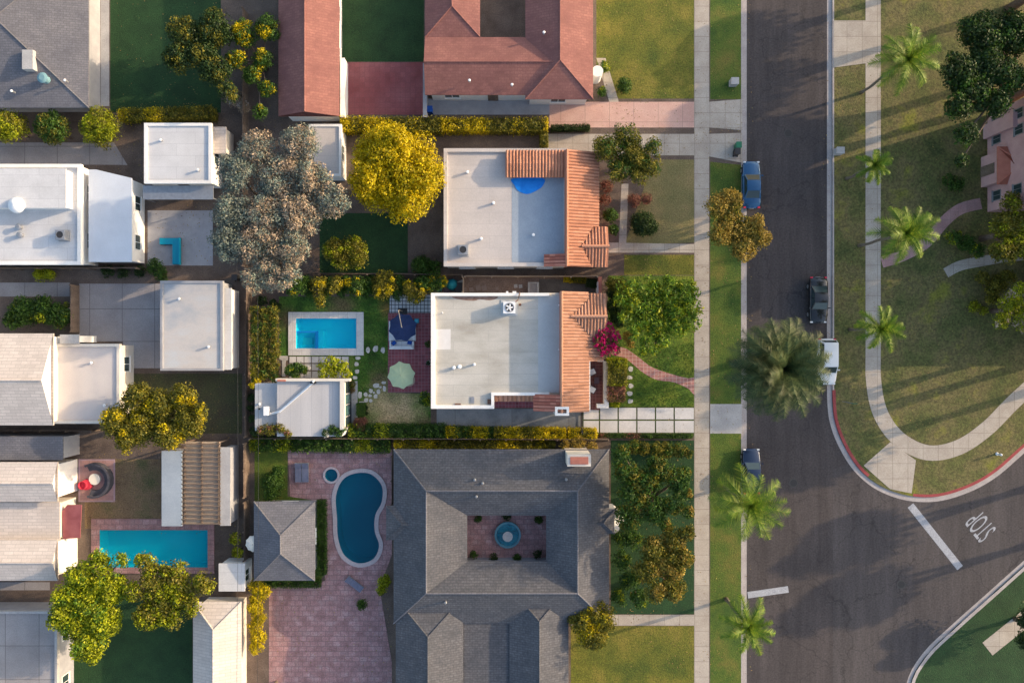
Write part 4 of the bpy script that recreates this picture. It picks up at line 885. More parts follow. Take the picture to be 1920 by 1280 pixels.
# side yard north of the house
lwall('tall reddish wall stub between side yard and front tree', [(1125, 519), (1125, 549)], .25, 1.9, trim_r); lwall('thin white gate post wall at the end of the side yard', [(1121.5, 528), (1121.5, 549)], .1, 1.7, white)
w_ = thing('window_well', 'grey concrete step enclosure against the north wall of the house', 'concrete steps', (*P(1000, 538), G)); a = PP([(990, 549), (990, 529), (1010.5, 529), (1010.5, 549)], .5); ai = PP([(993.5, 549.2), (993.5, 531), (1007, 531), (1007, 549.2)], .5)
MB().prism([a[0], a[1], a[2], a[3], ai[3], ai[2], ai[1], ai[0]], G - .01, G + .5).build('side_wall', conc, w_); MB().prism(ai, G + .006, G + .2).build('landing', kerbm, w_)
for i, (px, py, s_) in enumerate([(883, 523, 7), (932, 541, 5.5), (967, 536.5, 6.5), (976, 537, 6.5), (871, 543, 8), (884, 543, 8), (897, 540, 9), (908, 540, 9)]):
    slab('yard_paver', ['tilted pale paver lying by the upper edge of the brown side yard', 'single square paver in the middle of the brown side yard', 'left one of two pale pavers beside the concrete steps', 'right one of two pale pavers beside the concrete steps', 'first dusty paver right of the junk pile', 'second dusty paver right of the junk pile', 'third dusty paver right of the junk pile', 'fourth dusty paver right of the junk pile'][i], 'paver', [(P(px, py)[0] + s_ / PXM / 2 * (u * math.cos(a0) - v * math.sin(a0)), P(px, py)[1] + s_ / PXM / 2 * (u * math.sin(a0) + v * math.cos(a0))) for a0 in [.5 if i == 0 else .04 * i] for u, v in ((-1, -1), (1, -1), (1, 1), (-1, 1))], .03, conc if 1 < i < 4 else mat(f'dusty_paver_{i}', [(.24, .18, .15), (.3, .23, .2)], 2))
r = thing('covered_grill', 'teal and grey tarp-covered grill in the corner of the side yard', 'covered grill', (*P(846, 535), G)); gx, gy_ = P(847, 533, .9)
MB().lathe(gx, gy_, [(.62, G), (.58, G + .5), (.45, G + .85), (.2, G + 1.05), (.001, G + 1.08)], 9).build('cover', teal, r); MB().obox(gx - .3, gy_ - .45, G, G + .35, 1.1, .5, .3).build('box', mat('dusty_mauve', [(.1, .07, .09), (.16, .12, .14)], 3), r)
x, y = P(861, 528, .8); tag(MB().obox(x, y, G + .7, G + .74, .8, .28, .4).build('plank', creamf), 'pale plank leaning over the dark corner by the junk pile', 'plank'); 
bpy.data.objects['plank'].location.z = G; bpy.data.objects['plank'].rotation_euler = (0.0, 0.0, 0)
x, y = P(823, 543, .8); r = thing('bin', 'small dark teal bin at the corner of the house', 'bin', (x, y, G)); MB().lathe(x, y, [(.001, G), (.2, G), (.24, G + .7)], 16).build('body', MATS['teal_fabric'], r); MB().cyl(x, y, G + .7, G + .75, .26, 16).build('lid', teal, r)
x, y = P(860, 540, .5); r = thing('storage_box', 'dark brown storage box beside the side yard fence', 'box', (x, y, G)); MB().obox(x, y, G, G + .6, .7, 1.0, 0).build('body', wood, r); MB().obox(x, y, G + .601, G + .66, .76, 1.06, 0).build('lid', dark, r)
# driveway gate
r = thing('gate', 'dark thin sliding gate across the driveway below the chimney', 'gate', (*P(1090.5, 790), G)); xa = P(1090.5, 0, 1)[0]; ya, yb = P(0, 772, 1)[1], P(0, 808, 1)[1]
gb = MB(); gb.box(xa - .03, yb, G + .1, xa + .03, ya, G + .16); gb.box(xa - .03, yb, G + 1.5, xa + .03, ya, G + 1.57); gb.build('rail', dark, r)
bb = MB(); 
for k in range(15): yk = yb + (ya - yb) * (k + .5) / 15; bb.box(xa - .015, yk - .015, G + .161, xa + .015, yk + .015, G + 1.499)
bb.build('bars', dark, r)
for yy in (ya + .07, yb - .07): MB().box(xa - .07, yy - .07, G - .01, xa + .07, yy + .07, G + 1.7).build('post', dark, r)
# ================================================================ NEIGHBOURING BUILDINGS
def WR(a, b, c, d, h): p, q = P(a, d, h), P(c, b, h); return (p[0], p[1], q[0], q[1])
def flat_part(root, pr_, h, wm, rm, par=None, wins='', nm='flat_roof', drs='', gap=3.4):
    x0, y0, x1, y1 = WR(*pr_, h); pl = [(x0, y0), (x1, y0), (x1, y1), (x0, y1)]
    MB().prism(inset(pl, .12), G - .02, h - .12, bottom=False).build('wall', wm, root); MB().prism(inset(pl, .0 if not par else .05), h - .118, h).build(nm, rm, root)
    if par: parapet(root, pl, h, par[0], par[1], par[2])
    if wins: autowin(root, x0 + .12, y0 + .12, x1 - .12, y1 - .12, h, wins, gap, drs=drs)
    return (x0, y0, x1, y1)
def hp(root, pr_, ze, pitch, m, axis=None, gable=(False, False), wm=None, over=.45, wins='', name='roof', drs='', walls=True):
    x0, y0, x1, y1 = WR(*pr_, ze); o = hip_roof(root, x0, y0, x1, y1, ze, pitch, m, axis, gable, over, name, wm, walls=walls)
    if wins: autowin(root, x0 + over, y0 + over, x1 - over, y1 - over, ze, wins, drs=drs)
    return o
# neighbour with the blue tarp
r = house('house', 'neighbouring house with flat pale roof, orange tile front and a blue tarp on top', 'house', (985, 390)); h = 3.7
flat_part(r, (833, 280, 1063, 499), h, cream, roofP, (.3, .25, roofP), 'SWN', drs='W')
x0, y0, x1, y1 = WR(936, 300, 1062, 498, h); MB().box(x0 + 1.2, y0 + .3, h + .001, x1 - .1, y1, h + .012).build('roof_membrane', roofB, r)
hh = h + .5; zr2 = h + 1.2; xr2 = P(1063, 0, zr2)[0]; zf = lambda x, y: zr2 - .36 * (x - xr2)
t = MB(); pl = PP([(1063, 284), (1124, 284), (1124, 424), (1112, 424), (1090, 462), (1110, 500), (1063, 500)], hh); pl[0] = (xr2, pl[0][1]); pl[-1] = (xr2, pl[-1][1]); tiles(t, pl, zf, 'x'); t.build('tile_roof', terra_n, r)
xv2, yv2 = P(1090, 462, hh); zv2 = zf(xv2, 0); z2 = lambda x, y: zv2 - .36 * abs(y - yv2)
t = MB(); tiles(t, [(xv2, yv2), PP([(1112, 424)], hh)[0], PP([(1141, 424)], hh)[0], (P(1141, 0, hh)[0], yv2)], z2, 'y'); tiles(t, [(xv2, yv2), (P(1141, 0, hh)[0], yv2), PP([(1141, 500)], hh)[0], PP([(1110, 500)], hh)[0]], z2, 'y'); t.build('gable_tile_roof', terra_n, r)
z3 = lambda x, y: h + .95 - .3 * (x - P(948, 0, hh)[0]) * .0 - .45 * abs(y - P(0, 309, hh)[1]) * .5
t = MB(); tiles(t, PP([(948, 309), (948, 283), (1061, 283), (1061, 309)], hh), z3, 'y'); tiles(t, PP([(948, 334), (948, 309), (1061, 309), (1061, 334)], hh), z3, 'y'); t.build('tile_roof', terra_n, r)
z4 = lambda x, y: h + .7 + .36 * (x - P(1061, 0, hh)[0]) + .4
t = MB(); tiles(t, PP([(1020, 478), (1061, 478), (1061, 500), (1020, 500)], hh), z4, 'x'); t.build('tile_roof', terra_shaded, r)  # west slope too, drawn with the shade already in the tile colour
wb = MB(); a = WR(1064, 290, 1120, 494, h); wb.box(a[0], a[1], G - .02, a[2], a[3], h - .3); a = WR(1121, 432, 1136, 492, h); wb.box(a[0], a[1], G - .02, a[2], a[3], h - .3)
a = WR(950, 286, 1060, 332, h); wb.box(a[0], a[1], h + .02, a[2], a[3], h + .3); wb.box(xr2 - .15, WR(0, 284, 0, 500, hh)[1], h - .1, xr2, WR(0, 284, 0, 500, hh)[3], zr2 - .04); wb.build('wall', trim_r, r)
autowin(r, *WR(1064, 290, 1120, 494, h), h, 'E', 4)
cb = MB(); cb.tube([(xr2, P(0, 284, hh)[1], zr2 + .07), (xr2, P(0, 500, hh)[1], zr2 + .07)], .13, 8); cb.tube([(xv2, yv2, zv2 + .09), (P(1142, 0, hh)[0], yv2, zv2 + .09)], .14, 8); cb.build('ridge_cap', terra_n, r)
tp_ = smooth(PP([(961, 335), (1017, 334), (1018, 348), (1005, 358), (988, 364), (972, 358), (965, 348)], h), 4); m_ = MB().prism(tp_, h + .013, h + .06).build('roof_tarp', tarp); tag(m_, 'bright blue tarp spread on the flat roof of the neighbouring house', 'tarp')
# courtyard house south
r = house('house', 'large dark grey shingled house wrapped around a small square courtyard', 'house', (960, 1010)); ze, zt = 3.2, 4.9
O = WR(738, 842, 1142, 1168, ze); I_ = WR(876, 966, 1024, 1052, ze); Rg = WR(799, 920, 1083, 1112, zt)
m_ = MB(); o4 = lambda R_, z: [(R_[0], R_[1], z), (R_[2], R_[1], z), (R_[2], R_[3], z), (R_[0], R_[3], z)]
oo, rr_, ii = o4(O, ze), o4(Rg, zt), o4(I_, ze)
for k in range(4):
    j = (k + 1) % 4; m_.poly([oo[k], oo[j], rr_[j], rr_[k]]); m_.poly([rr_[k], rr_[j], ii[j], ii[k]]); m_.poly([(*oo[k][:2], ze - .15), (*oo[j][:2], ze - .15), oo[j], oo[k]]); m_.poly([(*ii[j][:2], ze - .15), (*ii[k][:2], ze - .15), ii[k], ii[j]])
ro2 = m_.build('roof', roofS, r)
cb = MB()
for k in range(4): cb.tube([(*rr_[k][:2], zt + .02), (*rr_[(k + 1) % 4][:2], zt + .02)], .09, 6); cb.tube([(*oo[k][:2], ze + .02), (*rr_[k][:2], zt + .02)], .08, 6)
cb.build('ridge_cap', roofS2, ro2)
oc = inset([p[:2] for p in oo], .5); ic = inset([p[:2] for p in ii], -.5); MB().prism(oc, G - .02, ze - .152, holes=[ic]).build('wall', greyst, r)
autowin(r, oc[0][0], oc[0][1], oc[2][0], oc[2][1], ze, 'NE', 5)
hp(r, (955, 1100, 1066, 1420), ze + .03, .42, roofS, 'y', wm=greyst); hp(r, (742, 1120, 868, 1420), ze + .05, .42, roofS, 'y', wm=greyst); flat_part(r, (864, 1166, 960, 1420), 3.05, greyst, roofS, None, ''); hp(r, (724, 948, 800, 1012), ze + .06, .44, roofS, 'x', (False, True), wm=greyst, walls=False)
hp(r, (1090, 955, 1152, 1000), ze + .02, .5, roofS, 'x', (True, False), wm=greyst, walls=False)
ct = 6.0; cp_ = WR(1064, 852, 1108, 874, ct); chm = MB().box(cp_[0], cp_[1], G, cp_[2], cp_[3], ct).build('chimney', cream, r); MB().box(cp_[0] + .25, cp_[1] + .2, ct + .001, cp_[2] - .25, cp_[3] - .2, ct + .1).build('chimney_cap', trim_r, chm)
bw_ = P(1141, 975, 2); mb_ = MB(); mb_.lathe(bw_[0] + .2, bw_[1], [(1.25, G), (1.25, 2.3), (.001, 2.7)], 10); mb_.build('bay_window', white, r)
for (a, b) in ((890, 900), (893, 931), (905, 906), (1062, 899), (835, 1130)): vent(r, a, b, ze + 1.0, .14, .7, metal)
sheet('courtyard_paving', [p[:2] for p in o4(WR(868, 960, 1030, 1058, 0), 0)], pinkpave, G + .012)
r = thing('fountain', 'round blue tiled fountain in the middle of the small courtyard', 'fountain', (*P(952, 1000), G)); x, y = P(952, 1000)
MB().lathe(x, y, [(1.25, G), (1.3, G + .45), (1.1, G + .46), (1.05, G + .2), (.001, G + .2)], 20).build('basin', mat('fountain_blue', [(.08, .2, .26), (.12, .28, .34)], 2), r); MB().cyl(x, y, G + .2, G + .36, 1.08, 20).build('water', water, r); MB().lathe(x, y, [(.1, G + .2), (.1, G + .9), (.5, G + 1.05), (.42, G + 1.06), (.001, G + .95)], 14).build('bowl', conc, r)
# pool house with hip roof
r = house('pool_house', 'small square pool house with grey hip roof left of the kidney pool', 'pool house', (532, 1013)); hp(r, (476, 940, 590, 1088), 2.9, .42, roofS2, 'y', wm=greyst, wins='EN')
# cabana with pergola
r = house('cabana', 'pool cabana with blue-grey flat roof beside a slatted pergola', 'cabana', (322, 915)); flat_part(r, (303, 845, 341, 986), 2.8, greyst, roofB, None, 'E'); flat_part(r, (413, 838, 432, 985), 2.6, greyst, conc, None, '')
r = thing('pergola', 'brown pergola with closely spaced slats beside the cabana', 'pergola', (*P(378, 905, 2.7), G)); a = WR(343, 828, 411, 984, 2.7)
MB().box(a[0], a[1], 2.45, a[2], a[3], 2.5).build('shade_panel', woodl, r)
for xx in (a[0] + .1, (a[0] + a[2]) / 2, a[2] - .1): MB().box(xx - .06, a[1], 2.501, xx + .06, a[3], 2.65).build('beam', wood, r)
k = 0; yy = a[1] + .1
while yy < a[3]: MB().box(a[0] - .15, yy, 2.652, a[2] + .15, yy + .09, 2.8).build('slat', wood, r); yy += .42
for xx in (a[0] + .1, a[2] - .1):
    for yy in (a[1] + .1, a[3] - .1): MB().box(xx - .07, yy - .07, G, xx + .07, yy + .07, 2.449).build('post', wood, r)
# white house left, garage, etc
r = house('house', 'long white building at the left edge with raised bright clerestory', 'house', (70, 400)); flat_part(r, (-160, 309, 153, 496), 3.2, white, roofW, (.3, .2, white), 'E')
a = WR(-120, 318, 121, 388, 4.6); MB().box(a[0], a[1], 3.2, a[2], a[3], 4.5).build('clerestory', white, r); MB().box(a[0] - .1, a[1] - .1, 4.502, a[2] + .12, a[3] + .1, 4.6).build('clerestory_roof', roofW, r)
x, y = P(32, 385, 4.6); MB().lathe(x, y, [(.75, 4.601), (.7, 4.85), (.4, 5.1), (.001, 5.2)], 16).build('skylight', mwhite, r, True)
for q in ((33, 425), (35, 440)): vent(r, *q, 3.2, .3, .5, metal)
r = house('garage', 'narrow white flat-roofed building with slanted top edge, right of the clerestory building', 'garage', (207, 405)); pl = PP([(166, 318), (180, 318), (247, 334), (247, 491), (166, 491)], 2.9); MB().prism(inset(pl, .12), G, 2.78, bottom=False).build('wall', white, r); MB().prism(pl, 2.782, 2.9).build('flat_roof', mat('roof_white_blue', [(.5, .54, .6), (.58, .62, .68)], .4, fine=.04), r)
autowin(r, *WR(170, 340, 245, 488, 2.9), 2.9, 'E', 3)
r = house('shed', 'white square flat-roofed outbuilding left of the big grey-green tree', 'shed', (336, 288)); flat_part(r, (272, 232, 397, 344), 3.0, white, roofW, (.25, .15, white), 'ES', drs='S'); flat_part(r, (400, 238, 424, 288), 2.4, cream, roofC, None, '')
a = WR(268, 348, 400, 374, 2.4); MB().box(a[0], a[1], 2.3, a[2], a[3], 2.4).build('canopy', metal, r); 
for xx in (a[0] + .1, a[2] - .1): MB().box(xx - .05, a[1] + .1, G, xx + .05, a[1] + .2, 2.299).build('post', metal, r)
r = house('garage', 'pale blue-grey flat-roofed garage left of the long green hedge', 'garage', (367, 610)); flat_part(r, (302, 527, 418, 694), 2.9, greyst, mat('roof_garage', [(.34, .37, .41), (.5, .47, .45), (.48, .51, .54)], .18, fine=.05, stretch=(1, 1.6, 1)), (.2, .12, greyst), 'E'); flat_part(r, (419, 540, 434, 693), 2.5, white, roofW, None, '')
r = house('house', 'cream house at the left edge whose bright triangular gable faces a flat wing', 'house', (60, 710)); hp(r, (-160, 625, 100, 797), 4.2, .42, roofC, 'x', (False, True), wm=white, over=.3)
flat_part(r, (104, 645, 225, 793), 3.0, cream, mat('roof_pale', [(.5, .46, .45), (.56, .52, .5)], .4, fine=.05), (.25, .15, cream), 'ES'); flat_part(r, (112, 627, 148, 644), 3.4, white, conc, None, '')
r = house('house', 'large cream house in the lower left corner with two gabled wings', 'house', (20, 960)); hp(r, (-180, 866, 108, 940), 3.9, .42, roofC, 'x', (False, True), wm=white, over=.3); hp(r, (-180, 1012, 108, 1088), 3.9, .42, roofC, 'x', (False, True), wm=white, over=.3)
flat_part(r, (-180, 941, 112, 1011), 3.0, cream, roofC, None, 'E', drs='E'); flat_part(r, (-180, 818, 118, 862), 3.1, greyst, roofS2, None, '')
MB().prism(PP([(116, 958), (126, 946), (153, 946), (150, 1008), (118, 1010)], 2.5), 2.42, 2.5).build('awning', mat('maroon_canvas', [(.22, .06, .07), (.3, .1, .11)], 1), r)
r = house('shed', 'small white shed between the pool and the grey hip-roofed pool house', 'shed', (434, 1082)); flat_part(r, (410, 1056, 459, 1108), 2.5, white, roofW, None, 'E')
r = house('house', 'tan-roofed outbuilding at the bottom edge right of the yellow trees', 'house', (405, 1220)); hp(r, (362, 1128, 452, 1330), 2.9, .42, roofC, 'y', (True, False), wm=cream)
r = house('house', 'pale flat-roofed building cut off by the bottom left corner', 'house', (0, 1220)); flat_part(r, (-150, 1145, 108, 1340), 3.0, greyst, conc_y, (.2, .15, conc), 'E')
# top row
r = house('house', 'dark grey hip-roofed house in the top left corner', 'house', (40, 100)); hp(r, (-190, -110, 166, 202), 3.0, .2, roofS2, 'x', wm=greyst); 
x, y = P(52, 112, 4.3); MB().box(x - .5, y - .9, 3.2, x + .5, y + .9, 4.35).build('chimney', conc, r); vent(r, 78, 145, 3.7, .5, .8, mat('teal_vent', (.15, .28, .32)), 'roof_ventilator')
r = house('house', 'orange and plum roofed gable building above the grey-green tree', 'house', (580, 60)); hp(r, (522, -120, 636, 218), 3.3, .5, roofR, 'y', (True, True), wm=white, wins='E')
r = house('house', 'large red-roofed house at the top of the photo with white south wall', 'house', (950, 80)); hp(r, (797, 70, 1050, 178), 3.2, .4, roofR, 'x', (True, True), wm=white, wins='S', drs='S'); hp(r, (985, -90, 1112, 186), 3.25, .42, roofR, 'y', wm=white, wins='SE'); hp(r, (797, -90, 900, 70), 3.15, .3, roofR, 'y', wm=white)
x, y = P(1120, 135, 2); MB().cyl(x, y, G, 2.2, .55, 14).build('entry_column', white, r)
r = house('garage', 'small white garage squeezed between the grey-green and the yellow tree', 'garage', (622, 270)); flat_part(r, (580, 234, 640, 330), 2.8, white, roofP, (.2, .12, white), 'E')
lwall('white wall along the left side of the red terrace', [(643, 110), (643, 217)], .35, 1.6, white); lwall('grey wall along the right side of the red terrace', [(797, 120), (797, 217)], .3, 1.5, greyst)
# pink house right
r = house('house', 'two-storey pink house at the right edge with small grey windows', 'house', (1900, 320)); hq = 6.4
a0, a1 = P(1850, 398), P(2230, 216); MB().box(a0[0], a0[1], G - .02, a1[0], a1[1], hq).build('wall', pinkst, r); MB().box(a0[0] - .3, a0[1] - .3, hq + .001, a1[0] + .3, a1[1] + .3, hq + .14).build('flat_roof', roofR, r)
for py, z in ((240, 4.8), (268, 4.8), (240, 1.6), (268, 1.6), (372, 4.6), (372, 1.6)): window(r, a0[0], P(0, py)[1], z, 'W', 1.0, 1.2, metal)
b0, b1 = P(1838, 352), P(1849.8, 296); MB().box(b0[0], b0[1], G - .02, a0[0] - .002, b1[1], 3.0).build('bay_wall', pinkst, r); hip_roof(r, b0[0] - .3, b0[1] - .3, a0[0] + .0, b1[1] + .3, 3.15, .5, trim_r, 'x', (False, True), .3, 'porch_roof', walls=False)
MB().box(P(1842, 0)[0], P(0, 262)[1], G, a0[0] - .001, P(0, 236)[1], 4.6).build('chimney', pinkst, r); door(r, b0[0], (b0[1] + b1[1]) / 2, 'W')
r = house('house', 'unseen pink house added for shade beyond the right edge, below the two-storey house', 'house', (2040, 500)); hp(r, (1960, 440, 2200, 620), 3.6, .5, roofR, 'y', wm=pinkst, wins='W')  # lies wholly out of view, added to throw shade onto lawn and road
# backyard furniture of the neighbours
x, y = P(181, 900); r = thing('outdoor_rug', 'pink square outdoor rug in the dry yard at left', 'rug', (x, y, G)); MB().box(x - 1.7, y - 2.1, G + .005, x + 1.9, y + 2.1, G + .03).build('woven_mat', mat('mauve_rug', [(.36, .24, .27), (.42, .3, .33)], 2), r); MB().box(x - 1.55, y - 1.95, G + .031, x + 1.75, y + 1.95, G + .035).build('border', pathpink, r)
r = thing('curved_sofa', 'dark grey curved sofa on the pink rug', 'sofa', (x + .3, y, G + .035)); m_ = MB(); b2 = MB(); z = G + .036
for k in range(12):
    a0_, a1_ = -1.9 + k * .33, -1.9 + (k + 1) * .33
    q = [(x + .1 + rr0 * math.cos(t), y + .1 + rr0 * math.sin(t)) for rr0, t in ((1.0, a0_), (1.5, a0_), (1.5, a1_), (1.0, a1_))]; m_.prism(q, z, z + .42)
    q = [(x + .1 + rr0 * math.cos(t), y + .1 + rr0 * math.sin(t)) for rr0, t in ((1.501, a0_), (1.72, a0_), (1.72, a1_), (1.501, a1_))]; b2.prism(q, z, z + .8)
m_.build('seat', mat('charcoal_fabric', [(.05, .05, .065), (.08, .08, .1)], 3), r); b2.build('backrest', MATS['charcoal_fabric'], r)
r = thing('fire_table', 'round cream table inside the curve of the dark sofa', 'table', (x + .1, y + .2, z)); MB().cyl(x + .1, y + .2, z, z + .35, .45, 20).build('base', creamf, r); MB().cyl(x + .1, y + .2, z + .351, z + .42, .55, 20).build('table_top', creamf, r)
r = thing('lounge_seat', 'red round lounge seat at the left of the pink rug', 'armchair', (x - .75, y - .35, z)); MB().cyl(x - .75, y - .35, z, z + .42, .55, 18, .5).build('seat', redf, r); MB().lathe(x - .95, y - .35, [(.4, z), (.42, z + .7), (.36, z + .7), (.34, z + .43)], 12).build('backrest', redf, r)
parasol('white round parasol beside the grey hip-roofed pool house', 474, 1020, 16, 2.8, creamf, 10)
x, y = P(318, 470); r = thing('corner_sofa', 'teal L-shaped corner sofa on the grey patio left of the big grey-green tree', 'sofa', (x, y, G)); pl = PP([(300, 446), (338, 446), (338, 496), (324, 496), (324, 459), (300, 459)], .4); MB().prism(pl, G + .008, G + .2).build('frame', dark, r); MB().prism(inset(pl, .03), G + .201, G + .45).build('seat', turq, r)
MB().box(*P(336.5, 496, .7), G + .451, *P(338.5, 446, .7), G + .8).build('backrest', turq, r)
for (px, py, lb, sz) in ((488, 1065, 'grey lounge mat on the pink paving', 1), ): pass
def lounger(label, px, py, rz, m=cushw):
    x, y = P(px, py, .3); r = thing('sun_lounger', label, 'sun lounger', (x, y, G + .012)); r.rotation_euler[2] = rz; BASE[r] = Vector((0, 0, 0))
    MB().box(-.33, -.95, .2, .33, .95, .26).build('frame', metal, r); MB().box(-.3, -.92, .261, .3, .35, .33).build('mattress', m, r)
    MB().poly([(-.3, .35, .3), (.3, .35, .3), (.3, .92, .6), (-.3, .92, .6)]).poly([(.3, .35, .26), (-.3, .35, .26), (-.3, .93, .55), (.3, .93, .55)]).poly([(-.3, .92, .6), (.3, .92, .6), (.3, .93, .55), (-.3, .93, .55)]).build('backrest', m, r)
    for a in (-.28, .28):
        for b in (-.85, .85): MB().box(a - .03, b - .03, 0, a + .03, b + .03, .199).build('leg', metal, r)
    BASE[r] = Vector((x, y, G))
lounger('blue-grey sun lounger on the pink paving below the kidney pool', 665, 1094, .9, mat('slate_fabric', [(.12, .13, .19), (.17, .18, .25)], 2)); lounger('dark sun lounger on the pink paving left of the round spa', 573, 885, 0, MATS['slate_fabric']); lounger('second dark sun lounger left of the round spa, nearer the green bush', 560, 885, 0, MATS['slate_fabric'])
# ================================================================ VEHICLES
car('blue car parked at the left kerb beside the golden tree', 1411, 345, p_blue, 0, 4.6)
car('black car parked at the right kerb above the white one', 1537, 562, p_black, math.pi, 4.5)
car('white high-roofed car parked at the right kerb, nose under the palm crown', 1553, 678, p_white, math.pi, 4.5, 1.9, 1.75, True)
car('dark navy car at the left kerb half under a green palm', 1411, 884, p_navy, 0, 4.4)
# ================================================================ VEGETATION
# -- main property
tree('broadleaf_tree', 'broad bright green tree with big glossy leaves filling the front garden', 'tree', [(1178, 544, 24), (1212, 540, 26), (1250, 540, 26), (1288, 545, 26), (1190, 575, 24), (1222, 578, 30), (1262, 580, 30), (1298, 575, 24), (1205, 608, 22), (1236, 615, 26), (1270, 612, 26), (1298, 605, 18), (1188, 628, 12), (1212, 640, 14), (1245, 640, 14), (1165, 560, 16), (1172, 595, 15), (1205, 655, 13), (1228, 656, 11), (1188, 612, 16)], 5.2, 'bright', .34, .6, second=('lime', .2), base=(1230, 590), aspect=.36, sr=(.22, .36))
tree('shrub', 'dark brownish green shrub between the tile roof and the bright green tree', 'shrub', [(1152, 575, 18), (1156, 600, 15), (1150, 545, 17)], 2.6, 'dark', .18, .9, trunk=False)
tree('shrub', 'dusty olive shrub right of the reddish wall stub at the top of the front garden', 'shrub', [(1160, 535, 19), (1145, 530, 12)], 3.0, 'olive', .17, .8, trunk=False)
tree('shrub', 'yellow-orange shrub right of the bougainvillea', 'shrub', [(1178, 632, 12), (1182, 645, 9)], 1.8, 'gold', .16, .9, trunk=False)
tree('bougainvillea', 'magenta bougainvillea in full bloom at the corner of the tile roof', 'flowering shrub', [(1138, 638, 22), (1122, 640, 13), (1154, 628, 12), (1142, 612, 10), (1134, 657, 14), (1152, 652, 14), (1128, 626, 12)], 4.6, 'green', .17, .6, second=('magenta', .95), base=(1142, 650), sub=2.2, sr=(.14, .28))
hedge('clipped yellow-green hedge in front of the porch, upper half', 1157, 673, 1157, 722, 34, 1.5, 'olive', second=('lime', .9), leafs=.15)
hedge('clipped rusty brown hedge in front of the porch, lower half', 1155, 724, 1155, 752, 31, 1.4, 'brown', second=('rusty', 0.4), leafs=.15)
tree('shrub', 'small yellow-green shrub at the lower end of the rusty hedge', 'shrub', [(1156, 757, 9), (1148, 755, 7)], .9, 'lime', .13, 1, trunk=False)
tree('citrus_tree', 'bright lime green citrus tree beside the guest house roof', 'tree', [(608, 683, 14), (622, 678, 13), (640, 685, 14), (625, 698, 15), (648, 700, 12), (605, 700, 12)], 3.3, 'lime', .26, .75, sr=(.2, .34), aspect=.45)
tree('citrus_tree', 'round dark green citrus tree above the guest house roof', 'tree', [(544, 693, 12), (558, 690, 13), (570, 694, 9), (552, 700, 12)], 2.9, 'green', .17, 1.0, second=('lime', .15))
hl = [(477 + 16 * (k % 3) + (k * 7) % 6, 582 + 11 * (k // 3) + (k % 2) * 4, 12) for k in range(36)]
hr = tree('hedge', 'tall loose yellow-olive hedge along the left fence of the pool garden', 'hedge', hl, 2.7, 'olive', .19, .5, trunk=False, second=('green', .4), sr=(.22, .5))
tree('shrub', 'yellow-green shrub at the foot of the long hedge beside the guest house', 'shrub', [(477, 700, 9), (482, 716, 8), (473, 722, 7), (490, 705, 10)], 2.6, 'yellow', .18, .8, trunk=False)
tree('shrub', 'bluish green low shrub in the top left corner of the pool garden', 'shrub', [(490, 563, 12), (512, 568, 9), (522, 575, 7)], 1.4, 'dark', .16, .8, trunk=False)
names = ['olive shrub nearest the huge grey-green tree above the pool', 'shrub reaching furthest down towards the pool edge', 'golden olive shrub above the middle of the pool', 'dark olive shrub above the right end of the pool', 'broad yellow-tipped shrub left of the white tiles', 'yellow shrub drooping over the white tiles', 'last yellow shrub of the row, next to the covered grill']
for i, l in enumerate([[(560, 535, 20), (548, 548, 13)], [(596, 535, 20), (598, 558, 14), (600, 572, 9)], [(630, 530, 16), (622, 545, 10)], [(665, 535, 21), (668, 552, 13)], [(722, 532, 29), (715, 548, 18)], [(770, 545, 20), (775, 560, 14), (788, 552, 14)], [(812, 528, 23), (828, 530, 13), (795, 530, 16)]]):
    tree('shrub', names[i], 'shrub', l, 3.2 - .1 * i, 'olive' if i % 3 else 'green', .18, .8, 'row of shrubs along the upper edge of the pool garden', trunk=False, second=('yellow', .28 if i > 1 else .12), sr=(.18, .36))
tree('shrub', 'dark underbrush filling the gaps between the row of shrubs above the pool', 'shrub', [(575, 530, 16), (612, 530, 16), (645, 532, 18), (690, 532, 18), (745, 532, 18), (690, 548, 14), (640, 545, 13), (580, 548, 12), (745, 552, 14), (790, 530, 16), (715, 552, 12), (610, 552, 10)], 2.1, 'green', .17, .9, trunk=False)
tree('shrub', 'green and yellow shrub at the lower left corner of the main house', 'shrub', [(797, 742, 10), (792, 752, 9), (800, 755, 8)], 1.8, 'green', .18, .8, trunk=False, second=('lime', .4))
hedge('low bushy green hedge along the bottom of the back garden', 655, 807, 835, 808, 22, 1.3, 'green', second=('lime', 1.1), leafs=.16, rough=.3)
hedge('green hedge section below the grey driveway', 837, 809, 925, 811, 17, 1.3, 'green', second=('yellow', .7), leafs=.15, rough=.3)
hedge('bright yellow flowering hedge section below the driveway', 927, 811, 1060, 812, 17, 1.4, 'yellow', second=('olive', .9), leafs=.15, rough=.3)
hedge('yellow-olive rounded hedge end just past the gate', 1066, 812, 1118, 813, 17, 1.3, 'olive', second=('yellow', .2), leafs=.15, rough=.3, dens=.9)
hedge('short green hedge below the front slabs', 1125, 816, 1298, 817, 7, .5, 'green', leafs=.12, second=('rusty', 1.1))
hedge('square clipped bright green block beside the concrete strip', 677, 756, 677, 778, 15, 1.0, 'green', leafs=.09, rough=.05, dens=1.2)
tree('shrub', 'reddish brown bush below the clipped green block', 'shrub', [(672, 791, 11), (682, 790, 9), (676, 799, 9)], 1.3, 'rusty', .13, 1, trunk=False)
tree('shrub', 'dark narrow shrub between the clipped block and the dry grass', 'shrub', [(686, 764, 4), (687, 775, 4)], .8, 'dark', .11, 1, trunk=False)
